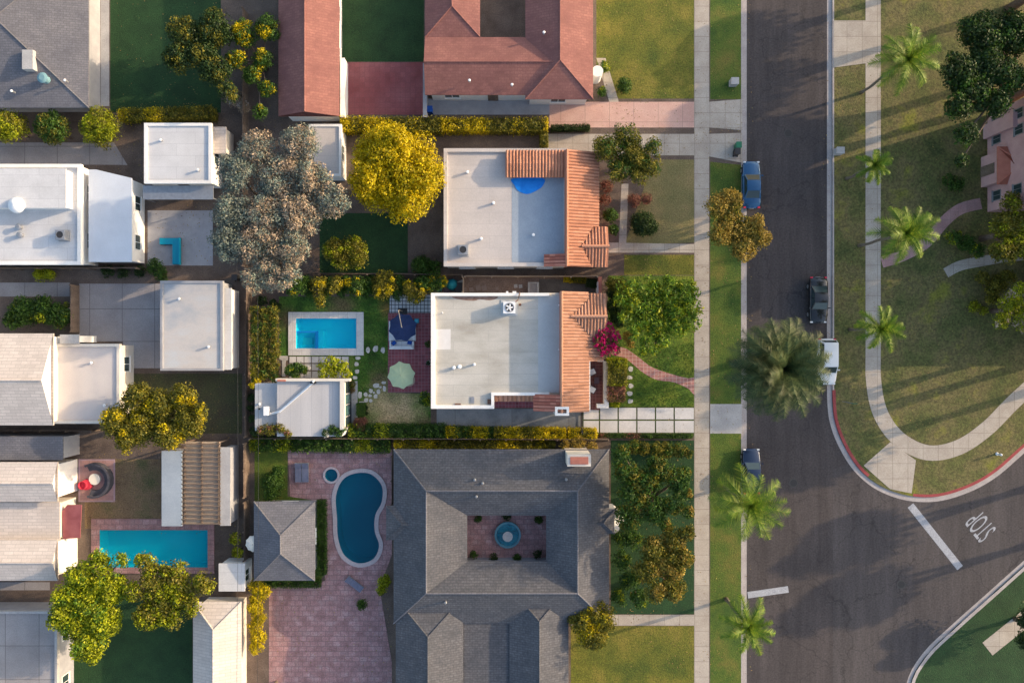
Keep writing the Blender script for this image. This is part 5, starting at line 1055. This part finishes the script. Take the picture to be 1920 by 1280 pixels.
tree('flowering_shrub', 'white-flowering shrub at the lower right corner of the guest house', 'flowering shrub', [(622, 806, 12), (635, 810, 10), (610, 812, 8), (643, 804, 7)], 3.4, 'green', .17, .8, trunk=False, second=('flower', .14))
tree('shrub', 'rusty green shrub leaning over the lower left corner of the guest house roof', 'shrub', [(505, 805, 14), (525, 803, 12), (488, 806, 10), (538, 812, 9)], 3.4, 'olive', .17, .7, trunk=False, second=('rusty', .3))
tree('shrub', 'dark green narrow shrub row left of the guest house', 'shrub', [(471, 745, 8), (470, 765, 7), (472, 785, 8), (476, 808, 10)], 2.0, 'dark', .15, .9, trunk=False)
hedge('low yellow-green shrubs along the north fence above the tile roof', 1058, 523, 1098, 526, 9, .9, 'olive', second=('yellow', .7), leafs=.12, rough=.3, name='shrub', cat='shrub'); hedge('darker low shrub at the end of the side yard beside the white post wall', 1100, 530, 1118, 532, 13, 1.0, 'dark', leafs=.12, rough=.3, name='shrub', cat='shrub')
# -- upper neighbours
tree('large_tree', 'huge grey-green feathery tree left of centre, sunlit right side coloured tan', 'tree', [(440, 320, 40), (480, 275, 34), (560, 265, 38), (520, 330, 48), (575, 335, 42), (620, 375, 34), (560, 400, 46), (500, 400, 46), (435, 395, 40), (430, 455, 40), (490, 460, 46), (545, 465, 36), (500, 515, 34), (545, 515, 22), (468, 522, 20), (475, 540, 14), (530, 530, 18)], 9.5, 'grey', .22, .55, sr=(.2, .32), base=(540, 420), second=('tan', .6, 520), aspect=.4, sub=1.1)  # tan leaves on the right-hand lobes paint the sunlit side into the colour
tree('round_tree', 'dense round yellow-green tree left of the neighbour with the blue tarp', 'tree', [(738, 318, 88), (735, 262, 34), (795, 330, 38), (690, 330, 40), (775, 385, 30), (740, 280, 45)], 7.5, 'yellow', .24, .75, sr=(.16, .26), sub=1.0, base=(752, 335))
tree('shrub', 'rounded yellow-green bush on the dark lawn below the yellow tree', 'shrub', [(625, 468, 24), (660, 465, 28), (672, 485, 20), (640, 490, 20)], 3.2, 'olive', .2, .9, trunk=False, second=('lime', .35))
tree('shrub', 'low bush at the lower left corner of the blue tarp house', 'shrub', [(790, 498, 22), (815, 500, 14)], 1.5, 'green', .17, .9, trunk=False)
tree('garden_tree', 'olive green tree in front of the neighbour with the blue tarp', 'tree', [(1140, 275, 30), (1175, 255, 28), (1190, 295, 34), (1220, 310, 24), (1160, 320, 26), (1225, 275, 20), (1200, 330, 20)], 5.5, 'olive', .22, .65, second=('green', .4), aspect=.45)
tree('shrub', 'dark round shrub by the neighbour front path', 'shrub', [(1205, 418, 26), (1222, 425, 16)], 1.8, 'dark', .17, 1, trunk=False)
tree('shrub', 'small green shrub against the orange tile front of the neighbour', 'shrub', [(1145, 402, 16), (1150, 430, 12)], 1.6, 'green', .16, 1, trunk=False)
tree('shrub', 'brownish low planting below the olive green garden tree', 'shrub', [(1138, 350, 14), (1190, 375, 14), (1212, 372, 12), (1135, 375, 12)], .9, 'rusty', .14, .7, trunk=False)
tree('street_tree', 'golden leaved street tree hanging over the left kerb', 'tree', [(1345, 385, 26), (1370, 375, 26), (1375, 425, 34), (1410, 440, 34), (1350, 440, 24), (1395, 465, 26), (1430, 445, 20), (1418, 415, 18)], 6.5, 'gold', .22, .6, second=('olive', .3), base=(1362, 430))
hedge('long yellow-olive hedge between the red terrace and the yellow tree', 640, 234, 830, 235, 24, 1.8, 'olive', second=('yellow', .1), leafs=.17, rough=.25); hedge('yellow-olive hedge continuing below the long grey driveway', 832, 235, 1026, 235, 22, 1.8, 'olive', second=('yellow', .1), leafs=.17, rough=.25)
hedge('short hedge stub turning down beside the driveway of the blue tarp house', 1020, 248, 1020, 275, 12, 1.6, 'olive', leafs=.15); hedge('thin dark hedge below the pink driveway', 1034, 240, 1105, 239, 9, 1.0, 'dark', leafs=.13)
hedge('low hedge along the bottom of the dark rear lawn', 225, 216, 400, 212, 20, 1.6, 'olive', second=('yellow', .9), leafs=.17, rough=.3)
for px, py, rr, lb in ((12, 235, 34, 'yellow-green ball shrub at the left edge below the grey roof'), (95, 238, 33, 'middle ball shrub of the three below the grey roof'), (185, 236, 38, 'pale yellow ball shrub, largest of the three below the grey roof')): tree('shrub', lb, 'shrub', [(px, py, rr), (px + 10, py + 8, rr * .6), (px - 12, py - 8, rr * .55)], 3.4, 'lime' if px != 95 else 'green', .2, .7, 'three ball shrubs below the grey roof', trunk=False, second=('olive', .45))
tree('garden_tree', 'dark green tree above the dark rear lawn at the top edge', 'tree', [(330, 105, 30), (372, 95, 32), (400, 130, 30), (345, 60, 35), (400, 50, 38), (425, 170, 22)], 5.5, 'dark', .22, .8, second=('olive', .3))
tree('garden_tree', 'yellow-green tree at the top edge between the lawn and the plum roof', 'tree', [(440, 110, 22), (470, 140, 20), (490, 110, 22), (500, 165, 18), (455, 60, 28), (500, 50, 26), (485, 210, 16)], 4.5, 'green', .2, .8, second=('yellow', .35))
tree('shrub', 'pale flowering shrub below the trees beside the fence', 'flowering shrub', [(440, 185, 18), (455, 200, 14)], 1.6, 'tan', .16, .8, trunk=False, second=('flower', .15))
tree('shrub', 'green shrub beside the front steps of the large red-roofed house', 'shrub', [(1132, 125, 13), (1128, 172, 11)], 1.2, 'green', .15, .9, trunk=False, second=('lime', .3)); tree('shrub', 'low green bush on the lawn right of the red-roofed house', 'shrub', [(1172, 160, 17)], 1.2, 'green', .16, .9, trunk=False)
tree('shrub', 'round green bushes left of the grey concrete yard', 'shrub', [(40, 585, 30), (75, 580, 30), (105, 592, 28), (20, 600, 20)], 2.2, 'green', .2, .8, trunk=False, second=('lime', .12)); tree('shrub', 'small lime bush under the clerestory building', 'shrub', [(75, 515, 16), (92, 516, 12)], 1.4, 'lime', .15, .9, trunk=False)
tree('shrub', 'dark green bush at the corner above the blue-grey garage', 'shrub', [(290, 500, 18), (300, 515, 14)], 1.8, 'green', .17, .9, trunk=False); tree('shrub', 'sparse dark planting below the narrow white building', 'shrub', [(200, 508, 14), (230, 510, 14), (262, 508, 13)], .9, 'dark', .15, .7, trunk=False)
# -- lower neighbours
tree('garden_tree', 'mixed yellow and dark green tree left of the guest house', 'tree', [(215, 790, 32), (255, 745, 30), (260, 800, 38), (300, 760, 34), (340, 745, 30), (350, 790, 34), (315, 815, 32), (235, 825, 26), (375, 770, 16)], 6, 'olive', .22, .75, second=('yellow', .35), base=(290, 785))
tree('large_tree', 'bright yellow-green tree at the left of the bottom edge', 'tree', [(125, 1120, 34), (150, 1080, 30), (185, 1060, 28), (165, 1130, 42), (200, 1105, 36), (140, 1170, 38), (190, 1165, 36), (228, 1050, 16), (110, 1160, 26), (160, 1210, 36)], 6.5, 'lime', .24, .65, second=('bright', .35), base=(170, 1120))
tree('large_tree', 'yellow-olive tree overhanging the long pool', 'tree', [(270, 1055, 22), (290, 1085, 32), (325, 1080, 30), (300, 1130, 36), (340, 1115, 32), (380, 1095, 24), (275, 1160, 28), (320, 1160, 26), (360, 1140, 20), (250, 1110, 22)], 6.5, 'olive', .24, .7, second=('lime', .5), base=(305, 1115))
tree('shrub', 'yellow shrub strip between the tan building and the stone patio', 'shrub', [(480, 1100, 17), (494, 1108, 15), (482, 1122, 16), (478, 1140, 16), (484, 1158, 15), (478, 1176, 16), (483, 1196, 17), (480, 1215, 15)], 2.4, 'yellow', .18, .8, trunk=False); tree('shrub', 'small yellow-green shrub above the white shed', 'shrub', [(440, 1010, 13), (445, 1035, 12)], 2.0, 'lime', .17, .8, trunk=False, second=('olive', .5))
tree('shrub', 'dark green shrub in the upper left corner of the pink paving', 'shrub', [(510, 905, 24), (508, 925, 18), (520, 885, 14)], 1.8, 'green', .17, .9, trunk=False); hedge('narrow green hedge on the right side of the grey pool house', 603, 938, 604, 1076, 14, .9, 'green', leafs=.14, rough=.3); hedge('low green hedge below the grey pool house', 500, 1094, 600, 1094, 12, .8, 'green', leafs=.14, rough=.3)
hedge('leafy green strip above the pink paving and kidney pool', 470, 832, 730, 836, 22, 1.2, 'green', second=('lime', 1.0), leafs=.17, rough=.35)
hedge('olive shrub strip between the driveway hedge and the courtyard house', 740, 832, 1040, 833, 12, 1.0, 'olive', second=('yellow', .7), leafs=.15, rough=.3)
tree('shrub', 'golden shrub above the cream chimney of the courtyard house', 'shrub', [(1060, 836, 13), (1085, 834, 16), (1110, 838, 12)], 2.0, 'gold', .17, .8, trunk=False)
tree('shrub', 'round bright green shrub beside the left wall of the courtyard house', 'shrub', [(720, 1090, 14), (715, 1105, 12)], 1.6, 'lime', .16, .9, trunk=False); tree('shrub', 'small round green shrub right of the blue-grey lounger', 'shrub', [(678, 1134, 12)], 1.3, 'green', .15, 1, trunk=False)
tree('large_tree', 'dark green tree right of the courtyard house', 'tree', [(1175, 885, 28), (1210, 905, 34), (1185, 935, 30), (1240, 880, 28), (1225, 955, 30), (1270, 900, 26), (1180, 975, 26), (1265, 945, 24), (1165, 850, 20)], 7, 'green', .23, .75, second=('olive', .35), base=(1215, 920))
tree('large_tree', 'olive and gold tree right of the courtyard house, beside the pavement', 'tree', [(1225, 1030, 28), (1265, 1010, 26), (1215, 1070, 28), (1255, 1060, 32), (1285, 1045, 20), (1230, 1110, 24), (1265, 1105, 26), (1290, 1000, 16)], 6, 'olive', .22, .75, second=('gold', .35), base=(1240, 1070))
tree('garden_tree', 'rounded yellow-olive tree at the bottom edge right of the dark roofs', 'tree', [(1110, 1150, 32), (1090, 1165, 26), (1135, 1160, 26), (1110, 1190, 32)], 4.5, 'olive', .21, .85, second=('yellow', .35))
tree('shrub', 'tall green shrubbery filling the gap between the olive-gold tree and the courtyard house', 'shrub', [(1168, 1008, 20), (1190, 1015, 20), (1165, 1050, 20), (1180, 1090, 22), (1200, 1125, 20), (1160, 1120, 18), (1165, 960, 14)], 3.2, 'green', .2, .75, trunk=False, second=('lime', .2))
tree('shrub', 'rounded green shrub squeezed between the dark tree and the pavement', 'shrub', [(1288, 925, 14), (1290, 960, 14), (1286, 885, 13), (1250, 985, 14)], 2.6, 'green', .19, .8, trunk=False, second=('gold', .3))
for i, (px, py, cl, lb) in enumerate([(896, 972, 'green', 'upper left'), (1010, 975, 'green', 'upper right'), (888, 1040, 'green', 'lower left'), (925, 1045, 'dark', 'lower middle'), (970, 1046, 'green', 'lower right of middle'), (1008, 1038, 'dark', 'lower right'), (950, 968, 'dark', 'upper middle')]): tree('shrub', f'small shrub in the {lb} of the square courtyard', 'shrub', [(px, py, 9)], 1.3, cl, .15, .9, 'courtyard shrubs', trunk=False)
tree('shrub', 'small gold shrub on the front corner near the pavement', 'shrub', [(1250, 845, 17), (1275, 844, 16), (1230, 842, 16), (1208, 841, 15), (1190, 838, 16), (1290, 850, 12)], 1.5, 'olive', .17, .7, trunk=False, second=('green', .4))
# -- palms
palm('large grey-green date palm leaning over the road beside the white car', 1462, 690, 80, 12.5, 135, 'palm', .05, tr=.3)
palm('bright green palm covering the navy car', 1405, 945, 66, 8, 26, 'palmg', .045); palm('green palm at the bottom edge beside the road', 1402, 1172, 46, 7, 22, 'palmg', .045)
palm('green palm on the right pavement level with the golden tree', 1698, 437, 54, 9, 24, 'palmg', .045, 'palms along the right side of the road', tr=.13); palm('small lime palm right of the white car', 1652, 616, 40, 6.5, 18, 'palmg', .045, 'palms along the right side of the road', tr=.12)
palm('smallest palm over the right pavement near the blue car', 1640, 310, 30, 6, 16, 'palmg', .045, 'palms along the right side of the road', tr=.12); palm('yellow-green palm at the top edge over the right pavement', 1702, 112, 56, 9, 24, 'palmg', .045, 'palms along the right side of the road', tr=.13)
# -- east block
tree('large_tree', 'dark green tree in the top right corner above the pink house', 'tree', [(1800, 130, 36), (1850, 120, 40), (1895, 140, 36), (1830, 170, 36), (1875, 190, 30), (1800, 200, 28), (1815, 250, 24), (1850, 60, 45), (1910, 60, 45), (1805, 300, 16)], 9, 'dark', .26, .75, second=('green', .35), base=(1860, 150))
tree('garden_tree', 'yellow-green tree at the right edge below the pink house', 'tree', [(1890, 420, 30), (1915, 460, 30), (1885, 470, 26), (1900, 380, 22), (1930, 420, 30)], 6, 'olive', .23, .75, second=('lime', .4)); tree('shrub', 'small bright bush near the curved pink path', 'shrub', [(1795, 345, 17), (1780, 335, 12)], 1.4, 'green', .17, .8, trunk=False)
tree('shrub', 'dark and lime bush where the white garden path forks', 'shrub', [(1815, 455, 20), (1790, 445, 16), (1835, 470, 16)], 1.8, 'green', .18, .8, trunk=False, second=('lime', .25)); tree('shrub', 'olive bush below the white garden path', 'shrub', [(1868, 535, 22), (1845, 520, 14), (1890, 520, 18), (1862, 560, 14)], 1.8, 'olive', .18, .8, trunk=False)
tree('garden_tree', 'tan and lime tree at the right edge above the lawn', 'tree', [(1900, 570, 26), (1925, 600, 26), (1880, 600, 18), (1915, 545, 20)], 4.5, 'lime', .2, .6, second=('tan', .4)); tree('shrub', 'low yellow-green bush alone on the east lawn', 'shrub', [(1828, 575, 12), (1845, 582, 10)], .8, 'lime', .15, .7, trunk=False, second=('olive', .5))
tree('garden_tree', 'dark tree in the lower right corner beyond the side street', 'tree', [(1935, 1160, 26), (1960, 1190, 30), (1930, 1200, 22)], 4, 'dark', .22, .8)
# trees beyond the right edge that shade the street
for i, (px, py, rr, h) in enumerate([(2010, 130, 60, 10), (2080, 60, 60, 10), (2120, 330, 60, 10), (2150, 430, 55, 9), (2080, 640, 55, 9), (2160, 560, 60, 11), (2150, 720, 60, 10), (2240, 640, 60, 11), (2010, -60, 60, 10), (1900, -120, 60, 9), (2260, 480, 60, 12), (2200, 200, 60, 11), (2330, 880, 60, 11), (2340, 1000, 60, 11)]):
    tree('street_shade_tree', f'{["first", "second", "third", "fourth", "fifth", "sixth", "seventh", "eighth", "ninth", "tenth", "eleventh", "twelfth", "thirteenth", "fourteenth"][i]} dark tree counted beyond the right edge of the photo', 'tree', [(px, py, rr), (px + 30, py - 30, rr * .7), (px - 30, py + 25, rr * .6)], h, 'dark', .5, .55, 'dark trees beyond the right edge')
# ================================================================ FENCES, STREET FURNITURE
def fence(label, pts, hgt=1.7, m=wood, gap=2.4, group=None):
    w_ = PP(pts, 1.0); c_ = cen(w_); r = thing('fence', label, 'fence', (*c_, G), group)
    for a, b in zip(w_[:-1], w_[1:]):
        a, b = Vector(a), Vector(b); L = (b - a).length; u = (b - a) / L; v = Vector((-u.y, u.x)); n = max(1, round(L / gap)); ang = math.atan2(u.y, u.x)
        pb = MB(); k = 0; bw = .16; t = 0
        while t < L - .05: c0 = a + u * (t + bw / 2); pb.obox(c0.x + v.x * .0, c0.y, G + .06, G + hgt - random.uniform(0, .04), bw - .012, .025, ang); t += bw
        pb.build('panel', m, r); rb = MB()
        for zz in (.4, hgt - .3): mdl = (a + b) / 2 + v * .035; rb.obox(mdl.x, mdl.y, G + zz, G + zz + .09, L, .04, ang)
        rb.build('rail', m, r)
        for i in range(n + 1): q = a + u * (L * i / n) - v * .07; MB().obox(q.x, q.y, G - .05, G + hgt + .06, .1, .1, ang).build('post', m, r)
fence('weathered wooden fence behind the dark rear lawn at upper left', [(460, 20), (460, 500)]); fence('thin wooden fence left of the pool garden hedge', [(467, 520), (466, 700)]); fence('wooden fence left of the guest house', [(465.5, 702), (464, 818)]); fence('wooden fence between cabana and courtyard house garden', [(462, 830), (462, 930)])
fence('wooden fence along the top of the brown side yard', [(872, 518), (1120, 519)], 1.5, woodl); fence('short fence across the side yard beside the covered grill', [(868.5, 519), (868.5, 548)], 1.5, woodl); fence('fence above the pool garden shrubs', [(470, 513), (868, 516)], 1.6); fence('fence along the lower hedge of the main garden', [(470, 821), (1140, 823)], 1.4)
fence('dark fence below the white buildings at left', [(-60, 503), (262, 503)]); fence('dark fence between the grey yard and the cream house', [(140, 535), (140, 622)], 1.6); fence('fence below the cream house with the triangular gable', [(-60, 806), (178, 806)], 1.6); fence('fence right of the long pool yard', [(462, 940), (462, 1048)], 1.6); fence('fence between the round spa garden and the courtyard house', [(736, 855), (736, 945)], 1.5)
def lamp(label, px, py, hh, arm, group):
    x, y = P(px, py); r = thing('street_lamp', label, 'street lamp', (x, y, G), group)
    MB().tube([(x, y, G), (x, y, G + .5), (x, y, hh)], [.13, .09, .06], 10).build('pole', metal, r); MB().tube([(x, y, hh - .1), (x + arm * .5, y, hh + .15), (x + arm, y, hh + .15)], .04, 7).build('arm', metal, r); MB().box(x + arm - .1, y - .12, hh + .05, x + arm + .5, y + .12, hh + .2).build('lamp_head', mwhite, r)
def bin_(label, px, py, m):
    x, y = P(px, py, 1); r = thing('utility_box', label, 'utility box', (x, y, G)); MB().box(x - .35, y - .3, G, x + .35, y + .3, G + .9).build('body', m, r, bevel=.03); MB().box(x - .38, y - .33, G + .901, x + .38, y + .33, G + .96).build('lid', m, r)
bin_('pale utility box by the left kerb near the pink driveway', 1378, 152, conc); bin_('small pale box on the right verge level with the blue car', 1576, 282, conc)
x, y = P(1578, 752); r = thing('street_sign', 'street sign pole beside the red kerb below the white car', 'street sign', (x, y, G)); MB().cyl(x, y, G, 2.6, .035, 8).build('pole', metal, r); MB().box(x - .3, y - .015, 2.61, x + .3, y + .015, 2.9).build('sign_plate', mat('sign_green', (.02, .15, .08), rough=.4), r)
x, y = P(1868, 850); r = thing('fire_hydrant', 'pale fire hydrant on the verge beside the curved red kerb', 'fire hydrant', (x, y, G)); MB().lathe(x, y, [(.16, G), (.16, G + .05), (.1, G + .06), (.1, G + .55), (.13, G + .56), (.1, G + .7), (.001, G + .76)], 14).build('barrel', mwhite, r, True); MB().tube([(x - .2, y, G + .42), (x + .2, y, G + .42)], .05, 8).build('outlet', mwhite, r)
# short grass blades over the sharp lawns
def grass(label_mat, polys, n, hgt=.09):
    V = []; 
    for poly in polys:
        pl = PP(poly); xs = [p[0] for p in pl]; ys = [p[1] for p in pl]; A_ = abs(area(pl)); tot = n * A_; c = 0
        hs = [h_ for h_ in HOLES if inside(cen(h_), pl)]
        while c < tot:
            p = (random.uniform(min(xs), max(xs)), random.uniform(min(ys), max(ys)))
            if inside(p, pl): V.append(p); c += 1
    k = len(V); P0 = np.array(V); a = rng.uniform(0, 6.28, k); ln = hgt * rng.uniform(.5, 1.3, k); wv = .018 + .02 * rng.random(k); lean = rng.normal(0, .5, (k, 2)) * ln[:, None]
    v = np.empty((k, 3, 3)); v[:, 0, 0] = P0[:, 0] - np.cos(a) * wv; v[:, 0, 1] = P0[:, 1] - np.sin(a) * wv; v[:, 1, 0] = P0[:, 0] + np.cos(a) * wv; v[:, 1, 1] = P0[:, 1] + np.sin(a) * wv; v[:, :2, 2] = G + .002; v[:, 2, :2] = P0 + lean; v[:, 2, 2] = G + ln
    me = bpy.data.meshes.new('grass'); me.vertices.add(3 * k); me.vertices.foreach_set('co', v.reshape(-1)); me.loops.add(3 * k); me.loops.foreach_set('vertex_index', np.arange(3 * k)); me.polygons.add(k); me.polygons.foreach_set('loop_start', np.arange(0, 3 * k, 3)); me.update(calc_edges=True)
    me.materials.append(label_mat); o = bpy.data.objects.new('grass', me); COL.objects.link(o); tag(o, kind='stuff'); return o
fm = lawn_f
gm = leaf('grass_blades', [(.035, .09, .01), (.06, .13, .015), (.12, .18, .025)], trans=.3)
grass(gm, [[(1196, 664), (1301, 640), (1301, 705), (1262, 700), (1222, 686)], [(1176, 682), (1205, 706), (1250, 720), (1301, 744), (1301, 762), (1176, 762)], [(684, 586), (727, 586), (727, 700), (690, 735), (675, 735), (660, 668), (684, 668)]], 110)

# fallen leaves and litter on the ground: nobody could count them
def litter(cols, polys, n, z):
    V = []
    for poly in polys:
        pl = PP(poly); xs = [p[0] for p in pl]; ys = [p[1] for p in pl]; c = 0; hs = [h_ for h_ in HOLES if inside(cen(h_), pl)]; cl = [(random.uniform(min(xs), max(xs)), random.uniform(min(ys), max(ys)), random.uniform(.6, 2.5)) for _ in range(int(6 + abs(area(pl)) / 30))]
        while c < n * abs(area(pl)):
            if random.random() < .6: q = random.choice(cl); p = (random.gauss(q[0], q[2]), random.gauss(q[1], q[2]))
            else: p = (random.uniform(min(xs), max(xs)), random.uniform(min(ys), max(ys)))
            c += 1
            if inside(p, pl) and not any(inside(p, h_) for h_ in hs): V.append((*p, z + random.uniform(.003, .03)))
    V = np.array(V); k = len(V); d = np.zeros((k, 3)); d[:, 2] = 1
    r = bpy.data.objects.new('tmp', None); BASE[r] = Vector((0, 0, 0)); o = leaf_mesh('fallen_leaves', V, d, .12, cols, r, .6, .25); o.parent = None; bpy.data.objects.remove(r); tag(o, kind='stuff')
ll = leaf('dry_leaves', [(.2, .13, .05), (.32, .22, .07), (.14, .08, .04), (.28, .25, .06)], trans=.1)
litter(ll, [[(1301, 0), (1390, 0), (1390, 1280), (1301, 1280)], [(1565, 130), (1920, 130), (1920, 700), (1700, 830), (1600, 760), (1565, 690)], [(1120, 0), (1300, 0), (1300, 510), (1140, 510)], [(525, 560), (727, 560), (727, 735), (808, 745), (808, 800), (665, 800), (525, 660)], [(210, 700), (455, 700), (455, 1000), (160, 1000)], [(515, 842), (735, 842), (735, 1280), (515, 1280)], [(1140, 520), (1301, 520), (1301, 1280), (1160, 1280)], [(215, 0), (640, 0), (640, 510), (215, 510)]], 2.2, G + .012)
litter(ll, [[(1396, 0), (1412, 0), (1412, 1280), (1396, 1280)], [(1540, 0), (1556, 0), (1556, 720), (1540, 720)]], 3.5, .012)
# manhole covers, utility poles with a cable
for px, py, lb in ((1478, 250, 'round dark manhole cover in the road left of the right kerb, upper one'), (1488, 905, 'round manhole cover in the road near the navy car'), (1690, 1095, 'round manhole cover in the middle of the street junction')):
    x, y = P(px, py); r = thing('manhole_cover', lb, 'manhole cover', (x, y, .012)); MB().lathe(x, y, [(.42, .009), (.42, .016), (.34, .016)], 24).build('rim', mat('cast_rim', (.06, .058, .056), rough=.7) if 'cast_rim' not in MATS else MATS['cast_rim'], r); MB().cyl(x, y, .009, .0145, .338, 24).build('lid', mat('cast_iron', (.035, .034, .034), rough=.6) if 'cast_iron' not in MATS else MATS['cast_iron'], r)
def upole(lb, x, y, h, cable=None):
    r = thing('utility_pole', lb, 'utility pole', (x, y, G)); MB().tube([(x, y, G - .05), (x, y, h)], [.16, .11], 10).build('pole', wood, r); MB().box(x - 1.0, y - .06, h - .7, x + 1.0, y + .06, h - .58).build('crossarm', wood, r)
    for dx in (-.9, .9): MB().cyl(x + dx, y, h - .58, h - .42, .05, 8).build('insulator', metal, r)
    if cable:
        for dx in (-.9, .9):
            pts = [(x + dx, y + (cable - y) * t, h - .44 - 1.6 * (t - t * t)) for t in [k / 16 for k in range(17)]]; MB().tube(pts, .014, 5).build('cable', dark, r, True)
upole('wooden utility pole hidden in the top of the grey-green tree, carrying cables over the hedge', -23.2, 9.5, 9, -33.5); upole('wooden utility pole at the bottom edge beside the tan-roofed outbuilding', -23.2, -33.5, 9)
for px, py, lb, m_ in ((1385, 272, 'green wheelie bin on the verge beside the blue car', MATS['sign_green']), (1383, 284, 'dark wheelie bin next to the green one', dark), (440, 520, 'dark bin behind the blue-grey garage', dark), (806, 205, 'blue bin at the left end of the long grey driveway', cushb)):
    x, y = P(px, py, 1); r = thing('wheelie_bin', lb, 'bin', (x, y, G)); MB().prism([(x - .22, y - .25), (x + .22, y - .25), (x + .22, y + .25), (x - .22, y + .25)], G + .03, G + .95).build('body', m_, r, bevel=.02); MB().box(x - .27, y - .3, G + .951, x + .27, y + .3, G + 1.03).build('lid', m_, r, bevel=.02)
    for sx_ in (-.2, .2): MB().tube([(x + sx_ - .03, y - .26, G + .1), (x + sx_ + .03, y - .26, G + .1)], .1, 12).build('wheel', MATS['tyre'], r)

# small roof fittings on the neighbouring flat roofs
HS = {o['label'][:24]: o for o in C.objects if o.get('category') in ('house', 'shed', 'garage') and not o.parent}
def hk(t): return next(o for o in C.objects if o.get('label', '').startswith(t))
nb = hk('neighbouring house with flat'); [vent(nb, a, b, 3.7, .15, .45) for a, b in ((876, 322), (902, 447), (925, 380), (1000, 440))]
gg = hk('pale blue-grey flat-roofed garage'); [vent(gg, a, b, 2.9, .14, .4) for a, b in ((335, 560), (390, 650))]
sh = hk('white square flat-roofed'); [vent(sh, a, b, 3.0, .14, .4) for a, b in ((300, 262), (370, 318))]
rd = hk('large red-roofed'); [vent(rd, a, b, z_, .13, .5) for a, b, z_ in ((880, 150, 3.9), (1020, 60, 4.2), (960, 158, 3.7))]
gr = hk('dark grey hip-roofed'); [vent(gr, a, b, 3.7, .13, .6) for a, b in ((120, 150), (20, 170))]
cr = hk('cream house at the left edge'); [vent(cr, a, b, 3.0, .15, .4) for a, b in ((170, 680), (195, 760))]
def rooftop_unit(lb, px, py, h, s=.45):
    x, y = P(px, py, h + .8); r = thing('air_conditioner', lb, 'air conditioner', (x, y, h)); MB().box(x - s - .1, y - s - .1, h + .001, x + s + .1, y + s + .1, h + .06).build('base_pad', conc, r); MB().box(x - s, y - s, h + .062, x + s, y + s, h + .8).build('casing', metal, r, bevel=.02); MB().cyl(x, y, h + .801, h + .81, s * .75, 20).build('fan_well', dark, r)
    MB().lathe(x, y, [(s * .82, h + .801), (s * .82, h + .84), (s * .72, h + .84), (s * .72, h + .802)], 20).build('fan_ring', metal, r)
rooftop_unit('grey air conditioner on the flat roof of the blue tarp house', 868, 468, 3.7); rooftop_unit('grey air conditioner on the white roof at the left edge, below the clerestory', 112, 440, 3.2)
